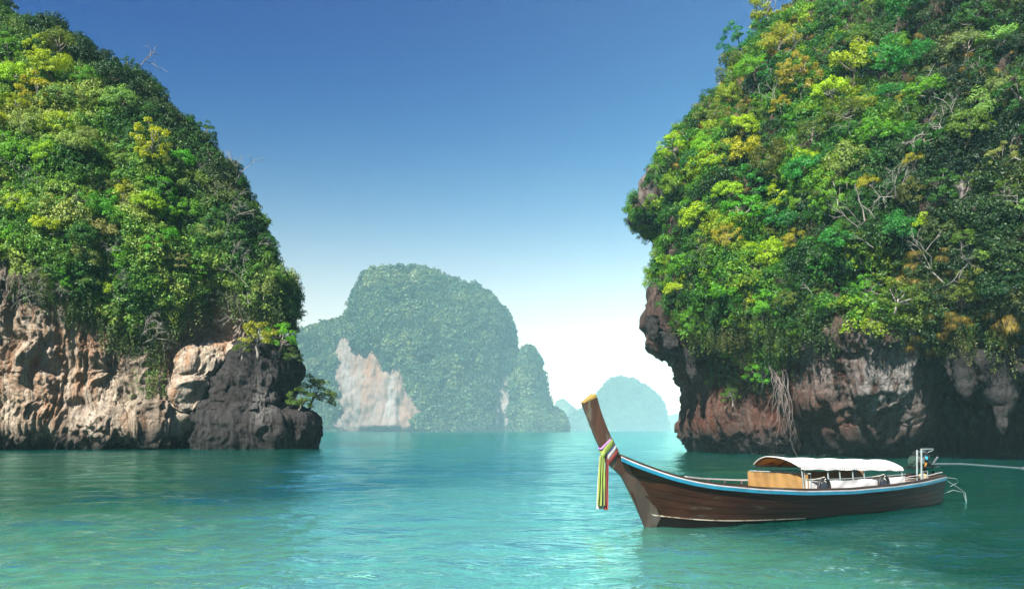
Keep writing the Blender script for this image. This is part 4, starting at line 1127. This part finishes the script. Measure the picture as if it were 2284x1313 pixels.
v_ = mb.grid([[bot[i] for i in order], [top[i] for i in order]], True); mb.bm.faces.new(v_[0]); mb.bm.faces.new(v_[-1])
mb.build('end_cap', M['prow_end'], prow, False, 0.006)

# inside: floor, ribs, far coaming
mb = MB(); mb.slab([[Vector((s, y, 0.12 if s > 1 else 0.12 + 0.3 * (1 - s))) for y in (-beam(s) * 0.72, beam(s) * 0.72)] for s in np.linspace(2.2, 10.2, 30)], (0, 0, 0.03))
mb.build('floor_boards', M['deck_wood'], boat)
mb = MB(); mb.slab([[Vector((s, y, sheer(s) - 0.05)) for y in (-beam(s) * 0.86, 0, beam(s) * 0.86)] for s in np.linspace(-0.75, 0.75, 8)], (0, 0, 0.025)); mb.build('fore_deck', M['dark_wood'], boat)
for s in np.linspace(2.4, 9.0, 14):
    mb = MB(); q = (s + 0.9) / 11.55
    mb.tube([hull_pt(q, r, -1, -0.05) for r in (0.3, 0.55, 0.8, 0.97)], 0.028, 6); mb.build('rib', M['white_paint'], boat)
rail_pts = [Vector((s, beam(s) * 0.93, sheer(s) + 0.115)) for s in np.linspace(1.9, 4.55, 14)]
mb = MB(); mb.slab([[p + Vector((0, -0.05, 0)), p + Vector((0, 0.05, 0))] for p in rail_pts], (0, 0, 0.03)); mb.build('side_rail', M['white_paint'], boat)
for k in (1, 4, 7, 10, 13):
    p = rail_pts[k]; mb = MB(); mb.box(p + Vector((0, 0, -0.075)), (0.05, 0.035, 0.15)); mb.build('rail_post', M['white_paint'], boat)
for s in (1.7, 2.9):
    mb = MB(); mb.box((s, 0, sheer(s) - 0.14), (0.22, beam(s) * 1.8, 0.03), bev=0.005); mb.build('thwart', M['deck_wood'], boat)

# canopy on its frame
CS0, CS1, CW = 4.12, 8.15, 0.74
c_edge = lambda s: 1.17 - 0.115 * (s - CS0) / (CS1 - CS0) * 1.2
def roof(s, v, lift=0.0):
    """v from -1 (beach side) to 1."""
    arch = 0.195 * (1 - abs(v) ** 2.1)
    k = (s - CS0) / (CS1 - CS0)
    sag = 0.022 * math.sin(k * math.pi * 4) ** 2 * (1 - v * v)
    flare = 0.10 * max(0, 1 - k * 5) * (1 - v * v)
    return Vector((s + 0.10 * v - 0.22 * max(0, 1 - k * 6) * (1 - abs(v)), v * CW, c_edge(s) + arch - sag + flare * 0.2 + lift))
VS = np.linspace(-1, 1, 17)
mb = MB(); mb.slab([[roof(s, v) for v in VS] for s in np.linspace(CS0 - 0.06, CS1, 33)], (0, 0, 0.014)); canopy = mb.build('canopy', M['canvas'], boat)
mb = MB(); mb.slab([[roof(s, v * 0.985, -0.012) for v in VS] for s in np.linspace(CS0 - 0.03, CS1 - 0.05, 17)], (0, 0, 0.006)); mb.build('lining', M['lining'], canopy)
for sd in (-1, 1):
    g = np.random.default_rng(5 + sd); mb = MB(); rws = []
    for s in np.linspace(CS0, CS1, 60):
        p = roof(s, sd); dz = 0.052 + 0.010 * math.sin(s * 9) + g.uniform(-0.006, 0.006)
        rws.append([p + Vector((0, sd * 0.004, 0.0)), p + Vector((0, sd * (0.012 + 0.006 * math.sin(s * 14)), -dz))])
    mb.slab(rws, (0, -sd * 0.005, 0)); mb.build('valance', M['canvas'], canopy)
mb = MB()
for k in range(52):
    s = CS0 + 0.03 + k * (CS1 - CS0 - 0.06) / 51; p = roof(s, -1)
    mb.cyl(p + Vector((0, -0.012, 0.018)), p + Vector((0, -0.016, -0.022)), 0.005, 5)
o_ = mb.build('lacing', M['dark_wood'], canopy); o_['kind'] = 'stuff'
for s in (CS0, 5.0, 6.05, 7.1, CS1 - 0.04):
    mb = MB(); mb.tube([roof(s, v, -0.03) for v in np.linspace(-1, 1, 13)], 0.014, 6); mb.build('roof_bow', M['dark_wood'], boat)
for sd in (-1, 1):
    mb = MB(); mb.tube([roof(s, sd, -0.045) + Vector((0, -sd * 0.02, 0)) for s in np.linspace(CS0, CS1, 12)], 0.016, 6); mb.build('roof_rail', M['pole_metal'], boat)
    for s in ((CS0 + 0.05, 4.25, 5.1, 5.55, 6.05, 6.5, CS1 - 0.05) if sd < 0 else (CS0 + 0.25, 5.0, 6.0, 7.0, CS1 - 0.05)):
        mb = MB(); mb.tube([Vector((s + 0.02, sd * (CW - 0.03), sheer(s) - 0.10)), roof(s, sd, -0.05) + Vector((0, -sd * 0.02, 0))], 0.017 if s != 4.25 else 0.011, 8); mb.build('canopy_post', M['pole_metal'], boat)
# side cloths
def cloth(name, s0, s1, sd, h0, h1, mat, inset=0.88):
    mb = MB(); rws = []
    for s in np.linspace(s0, s1, 46):
        y = sd * min(beam(s) * inset, CW + 0.03); z0 = sheer(s) - 0.03; wob = 0.016 * math.sin(s * 5.1) + 0.010 * math.sin(s * 13 + 1)
        sc = 0.014 * abs(math.sin((s - s0) * math.pi / 1.05))
        rws.append([Vector((s, y + sd * wob * a * (1 - a) * 4, z0 + ((h0 + (h1 - h0) * (s - s0) / (s1 - s0)) - sc) * a)) for a in (0, 0.25, 0.5, 0.75, 1)])
    mb.slab(rws, (0, -sd * 0.008, 0)); return mb.build(name, mat, boat)
cloth('side_cloth', CS0 + 0.05, CS1 - 0.05, -1, 0.245, 0.225, M['canvas'])
o_ = cloth('side_cloth', 4.25, 8.55, 1, 0.40, 0.30, M['yellow_tarp']); o_['label'] = 'yellow side cloth on the far side'
mb = MB(); mb.slab([[Vector((4.22 - 0.14 * (a + 0.88) / 1.76, a * beam(4.2), sheer(4.2) - 0.05 + h)) for h in (0, 0.1, 0.2, 0.3, 0.40 - 0.012 * abs(math.sin(a * 7)))] for a in np.linspace(-0.80, 0.86, 34)], (0.008, 0, 0))
for v_ in mb.bm.verts: v_.co.x += 0.014 * math.sin(v_.co.y * 11 + v_.co.z * 6) + 0.008 * math.sin(v_.co.y * 23 - v_.co.z * 9)
o_ = mb.build('end_cloth', M['yellow_tarp'], boat); o_['label'] = 'yellow cloth closing the front of the cabin'
mb = MB(); mb.tube([(4.32, -0.78, sheer(4.3) - 0.08), (4.32, -0.78, sheer(4.3) + 0.36), (4.22, 0.0, sheer(4.2) + 0.365), (4.14, 0.84, sheer(4.2) + 0.36), (4.14, 0.84, sheer(4.2) - 0.05)], 0.014, 7); mb.build('cloth_frame', M['pole_metal'], boat)
for sd, s0, s1, hh in ((-1, CS0 + 0.05, CS1 - 0.05, 0.235), (1, 4.25, 8.55, 0.36)):
    mb = MB(); mb.tube([Vector((s, sd * min(beam(s) * 0.885, CW + 0.03), sheer(s) - 0.015 + hh * (1.06 - 0.0 * s))) for s in np.linspace(s0, s1, 14)], 0.012, 6); mb.build('cloth_rail', M['pole_metal'], boat)
# stern deck, benches
mb = MB(); mb.slab([[Vector((s, y, sheer(s) - 0.16)) for y in (-beam(s) * 0.9, beam(s) * 0.9)] for s in np.linspace(8.2, 10.5, 12)], (0, 0, 0.03)); mb.build('stern_deck', M['dark_wood'], boat)
for k, (s, y, L, w, a) in enumerate(((8.75, 0.12, 1.1, 0.16, 6), (8.95, -0.22, 1.25, 0.14, -4), (9.5, -0.02, 0.8, 0.16, 3), (9.3, 0.38, 0.9, 0.12, 8), (9.75, -0.30, 0.5, 0.12, -14))):
    mb = MB(); mb.box((s, y, sheer(s) - 0.045 + 0.01 * k), (L, w, 0.028), Euler((0, 0, R(a))), 0.004); mb.build('deck_plank', M['deck_wood'], boat)
mb = MB(); v_ = mb.grid([[hull_pt(0.995, k / 6, 1, -0.01) + Vector((dx, 0, 0.0)) for k in range(7)] + [hull_pt(0.995, 1 - k / 6, -1, -0.01) + Vector((dx, 0, 0.0)) for k in range(7)] for dx in (0, 0.05)], True)
mb.bm.faces.new(v_[0]); mb.bm.faces.new(v_[1]); mb.build('transom', M['stem_wood'], boat)
mb = MB(); mb.box((10.72, 0, 0.30), (0.05, 0.05, 1.15)); mb.build('stern_post', M['bottom_paint'], boat)

# engine on its pivot, frame and long shaft
ex, ez = 9.98, 1.06
eng = MB(); eng.box((ex + 0.04, 0, ez + 0.11), (0.44, 0.30, 0.28), bev=0.02)
eng.box((ex + 0.20, -0.10, ez + 0.20), (0.16, 0.18, 0.16), bev=0.02)
eng.cyl((ex + 0.13, -0.19, ez + 0.05), (ex + 0.27, -0.19, ez + 0.05), 0.045, 10)
eng.box((ex + 0.05, 0, ez + 0.30), (0.36, 0.20, 0.12), bev=0.02)
eng.box((ex + 0.02, -0.14, ez + 0.05), (0.26, 0.06, 0.14), bev=0.015)
for k in range(4): eng.cyl((ex - 0.1 + k * 0.085, -0.02, ez + 0.28), (ex - 0.1 + k * 0.085, -0.02, ez + 0.36), 0.026, 8)
eng_o = eng.build('engine', M['engine_dark'], boat)
mb = MB(); mb.cyl((ex - 0.27, 0, ez + 0.10), (ex - 0.21, 0, ez + 0.10), 0.145, 24); mb.cyl((ex - 0.31, 0, ez + 0.10), (ex - 0.27, 0, ez + 0.10), 0.075, 16); mb.build('flywheel', M['engine_green'], eng_o)
mb = MB(); mb.tube([(ex - 0.20, -0.10, ez + 0.20), (ex - 0.10, -0.18, ez + 0.15), (ex + 0.02, -0.17, ez + 0.17)], 0.05, 10); mb.cyl((ex - 0.12, -0.14, ez + 0.1), (ex - 0.12, -0.22, ez + 0.1), 0.07, 14); mb.build('alternator', M['engine_metal'], eng_o)
mb = MB(); mb.tube([(ex - 0.08, -0.08, ez + 0.35), (ex + 0.10, -0.10, ez + 0.36), (ex + 0.22, -0.09, ez + 0.31), (ex + 0.26, -0.05, ez + 0.2)], 0.036, 10); mb.build('intake_pipe', M['engine_metal'], eng_o)
mb = MB(); mb.tube([(ex + 0.085, -0.16, ez + 0.245), (ex + 0.085, -0.16, ez + 0.20), (ex + 0.085, -0.16, ez + 0.14)], [0.035, 0.062, 0.055], 14); mb.build('air_filter', M['filter_blue'], eng_o)
mb = MB(); mb.tube([(ex + 0.05, -0.17, ez + 0.06), (ex + 0.05, -0.17, ez - 0.05)], [0.05, 0.035], 12); mb.build('fuel_cup', M['cup_amber'], eng_o)
mb = MB(); mb.tube([(ex + 0.20, -0.1, ez + 0.14), (ex + 0.28, -0.16, ez + 0.02), (ex + 0.38, -0.17, ez + 0.0), (ex + 0.66, -0.17, ez + 0.20)], 0.026, 10); mb.build('exhaust_pipe', M['engine_metal'], eng_o)
for k in range(3):
    g = np.random.default_rng(60 + k); a = Vector((ex - 0.15 + 0.1 * k, -0.14, ez + 0.3)); b = Vector((ex + 0.22, -0.15, ez - 0.02 + 0.07 * k))
    mb = MB(); mb.tube([a, a.lerp(b, 0.35) + Vector((0, -0.06, 0.04)), a.lerp(b, 0.7) + Vector((0, -0.05, -0.06)), b], 0.010, 6); mb.build('hose', M['rubber'], eng_o)
mb = MB()
for y in (-0.11, 0.11): mb.box((ex + 0.22, y, ez - 0.07), (1.25, 0.045, 0.055), bev=0.004)
mb.box((ex - 0.2, 0, ez - 0.07), (0.06, 0.3, 0.05)); mb.box((ex + 0.55, 0, ez - 0.07), (0.10, 0.3, 0.07)); mb.build('engine_bed', M['engine_dark'], eng_o)
mb = MB(); mb.tube([(ex + 0.28, 0, ez + 0.02), (ex + 0.62, 0, ez + 0.0)], [0.07, 0.045], 12); mb.build('coupling', M['engine_dark'], eng_o)
mb = MB(); mb.tube([(ex + 0.6, 0, ez + 0.005), (ex + 2.2, 0, ez - 0.03), (ex + 6.0, 0, ez - 0.26)], 0.030, 10); mb.build('propeller_shaft', M['engine_metal'], eng_o)
mb = MB()
for k in range(3):
    a = k * 2.094; c = Vector((ex + 6.0, 0, ez - 0.26)); o1 = Vector((0.02, math.cos(a), math.sin(a))); o2 = Vector((0.05, -math.sin(a), math.cos(a)))
    mb.slab([[c + o1 * r_ - o2 * w_, c + o1 * r_ + o2 * w_] for r_, w_ in ((0.02, 0.02), (0.08, 0.05), (0.14, 0.03))], (0.008, 0, 0))
mb.cyl((ex + 5.95, 0, ez - 0.257), (ex + 6.08, 0, ez - 0.265), 0.035, 10); mb.build('propeller', M['engine_metal'], eng_o)
mb = MB(); mb.tube([(ex + 0.34, 0, ez - 0.1), (ex + 0.36, 0, ez - 0.28), (ex + 0.42, 0, sheer(9.9) - 0.05)], [0.05, 0.045, 0.07], 10); mb.build('pivot_post', M['dark_wood'], boat)
mb = MB(); mb.box((ex + 0.4, 0, sheer(10) + 0.01), (0.22, beam(10) * 1.7, 0.10), bev=0.02); mb.build('pivot_beam', M['dark_wood'], boat)
# square tube frame over the engine
fx = 9.42
for y in (-0.42, -0.30):
    mb = MB(); mb.box((fx, y, (sheer(fx) - 0.1 + 1.48) / 2), (0.034, 0.034, 1.48 - sheer(fx) + 0.1), bev=0.004); mb.build('frame_post', M['pole_metal'] if y < 0 else M['blue_paint'], boat)
mb = MB(); mb.box((fx + 0.27, -0.42, 1.50), (0.58, 0.035, 0.035), bev=0.004); mb.tube([(fx + 0.55, -0.42, 1.50), (fx + 0.66, -0.36, 1.46), (fx + 0.70, -0.2, 1.40)], 0.016, 7); mb.tube([(fx, -0.40, 1.47), (fx + 0.03, -0.38, 1.36), (fx + 0.10, -0.34, 1.30)], 0.012, 6)
mb.build('frame_bar', M['pole_metal'], boat)
for s, w in ((9.35, -0.5),):
    mb = MB(); mb.tube([(s, w, sheer(s) - 0.06), (s, w, sheer(s) + 0.21), (s + 0.22, w, sheer(s) + 0.21), (s + 0.22, w, sheer(s) - 0.04)], 0.012, 6); mb.build('handrail', M['pole_metal'], boat)
# thin wire guards behind the stern
for k, pts_ in enumerate(([(10.6, -0.36, 0.72), (11.1, -0.45, 0.66), (11.25, -0.4, 0.55), (10.95, -0.36, 0.45)], [(10.65, -0.3, 0.70), (11.2, -0.42, 0.42), (11.55, -0.45, 0.25), (11.62, -0.45, -0.05)],
                          [(10.7, -0.25, 0.22), (11.1, -0.35, 0.34), (11.5, -0.42, 0.26), (11.62, -0.44, 0.0)])):
    mb = MB(); P_ = [Vector(p) for p in pts_]; fine = []
    for a, b in zip(P_, P_[1:]): fine += [a.lerp(b, t) for t in (0, 0.5)]
    mb.tube(fine + [P_[-1]], 0.009, 6); mb.build('wire_guard', M['pole_metal'], boat)

def in_boat(o): o.location = BO; o.rotation_euler = (0, 0, BYAW); return o
# sash of cloth tied round the prow
sash = empty('prow_sash', BO, (0, 0, BYAW)); tag(sash, 'green, navy, white and red cloth sash knotted round the prow post', 'ribbons')
def band_(name, t0, t1, mat, out, skew):
    mb = MB(); rws = []
    for t in np.linspace(t0, t1, 5):
        row = []
        for k in range(20):
            a = 2 * math.pi * k / 20; ca, sa = math.cos(a), math.sin(a)
            tt = t + skew * ca
            c = prow_axis(tt); d = (prow_axis(tt + 0.02) - prow_axis(tt - 0.02)).normalized(); u = Vector((d.z, 0, -d.x))
            bul = out + 0.010 * math.sin((t - t0) / (t1 - t0) * math.pi) + 0.004 * math.sin(a * 5 + t * 60)
            row.append(c + u * (np.sign(ca) * abs(ca) ** 0.5 * (0.165 + bul)) + Vector((0, np.sign(sa) * abs(sa) ** 0.6 * (0.066 + bul), 0)))
        rws.append(row)
    mb.grid(rws, True); o = mb.build(name, mat, sash); m_ = o.modifiers.new('cloth', 'SOLIDIFY'); m_.thickness = 0.006; return o
band_('green_band', 0.37, 0.45, M['ribbon_green'], 0.014, 0.035)
band_('navy_band', 0.345, 0.375, M['ribbon_navy'], 0.010, 0.035)
band_('white_band', 0.30, 0.35, M['ribbon_white'], 0.014, 0.035)
band_('red_band', 0.245, 0.305, M['ribbon_red'], 0.012, 0.035)
band_('violet_band', 0.445, 0.475, M['ribbon_violet'], 0.006, 0.02)
kn = prow_axis(0.335) + Vector((-0.205, -0.05, -0.05))
mb = MB(); mb.tube([kn + Vector((0.03, -0.02, 0.06)), kn, kn + Vector((-0.02, 0.01, -0.08))], [0.035, 0.055, 0.03], 10); mb.build('knot', M['ribbon_green'], sash)
def tail(name, dx, dy, w, L, mat, seed, spread=0.5):
    g = np.random.default_rng(seed); mb = MB(); rws = []; ph = g.uniform(0, 6)
    for k in range(15):
        t = k / 14; row = []
        ww = w * (0.45 + spread * t ** 0.6)
        for j in range(9):
            a = j / 8 - 0.5
            row.append(kn + Vector((dx + a * ww - 0.03 * t, dy + 0.020 * math.sin(a * 15 + ph + t * 2) * (0.5 + t), -0.02 - L * t)))
        rws.append(row)
    mb.slab(rws, (0, 0.006, 0)); return mb.build(name, mat, sash)
tail('green_tail', -0.045, -0.03, 0.17, 0.99, M['ribbon_green'], 1, 0.75)
tail('white_tail', -0.03, 0.03, 0.13, 1.06, M['ribbon_white'], 2)
tail('navy_tail', 0.025, -0.01, 0.075, 1.0, M['ribbon_navy'], 3, 0.3)
tail('red_tail', 0.095, -0.02, 0.13, 1.08, M['ribbon_red'], 4)
# two black hoops hung inside the near side
for s, lab in ((4.72, 'black rubber hoop tied over the white side cloth near the bow end of the canopy'), (7.05, 'black rubber hoop tied over the white side cloth near the stern end of the canopy')):
    f = empty('rubber_fender', BO + Matrix.Rotation(BYAW, 3, 'Z') @ Vector((s, -CW - 0.085, sheer(s) + 0.0)), (0, 0, BYAW)); tag(f, lab, 'fender', 'black hoops on the boat side')
    mb = MB(); mb.tube([Vector((0.20 * math.cos(a), -0.015, 0.245 * math.sin(a) ** 0.8 if math.sin(a) > 0 else 0.245 * math.sin(a))) for a in np.linspace(-0.25, math.pi + 0.25, 22)], 0.036, 10); mb.build('hoop', M['rubber'], f)
    mb = MB(); mb.tube([(-0.05, -0.03, 0.20), (0, -0.055, 0.245), (0.02, -0.0, 0.29), (-0.03, 0.02, 0.27), (-0.07, -0.02, 0.23)], 0.010, 6); mb.tube([(0.0, -0.03, 0.29), (-0.15, 0.01, 0.26), (-0.4, 0.03, 0.235)], 0.008, 6); mb.build('tie', M['rope'], f)
# ropes
mb = MB(); g = np.random.default_rng(9); pts_ = []
for k in range(70):
    a = k * 0.55; r_ = 0.10 + 0.03 * math.sin(k * 0.9)
    pts_.append((9.95 + r_ * math.cos(a), -0.12 + r_ * math.sin(a) * 0.9, sheer(9.95) - 0.0 + 0.0011 * k))
mb.tube(pts_, 0.016, 6); o_ = in_boat(mb.build('rope_coil', M['rope_yellow'])); tag(o_, 'small heap of yellow rope lying on the stern deck', 'rope')
mb = MB(); pts_ = [Vector((10.25 + 0.05 * math.sin(k), -0.02 + 0.10 * math.cos(k * 0.8), sheer(10.2) + 0.24 - 0.028 * k + 0.05 * math.sin(k * 1.7))) for k in range(12)]; mb.tube(pts_, 0.013, 6)
o_ = in_boat(mb.build('rope', M['rope'])); tag(o_, 'loose pale rope looped on the engine pivot', 'rope')
mb = MB(); mb.tube([Vector((8.9 + k * 0.2, -0.30 - 0.01 * k, sheer(9.2) + 0.06 + 0.02 * math.sin(k) + 0.01 * k)) for k in range(9)], 0.012, 6); o_ = in_boat(mb.build('rope', M['white_paint'])); tag(o_, 'white rope drawn tight along the stern deck', 'rope')
# ------------------------------------------------------------------ the hazy air
m, nt, out = new_mat('sea_haze')
pv = nd(nt, 'ShaderNodeVolumePrincipled')
pv.inputs['Color'].default_value = (0.28, 0.435, 0.49, 1); pv.inputs['Density'].default_value = HAZE_DENSITY; pv.inputs['Anisotropy'].default_value = -0.68
nt.links.new(pv.outputs[0], out.inputs['Volume'])
hb = MB(); hb.box((0, 0, 177.0), (7600, 7600, 366.0))
haze = hb.build('haze', m, smooth_=False)
tag(haze, 'pale sea haze between the headlands and the far islands', kind='stuff')
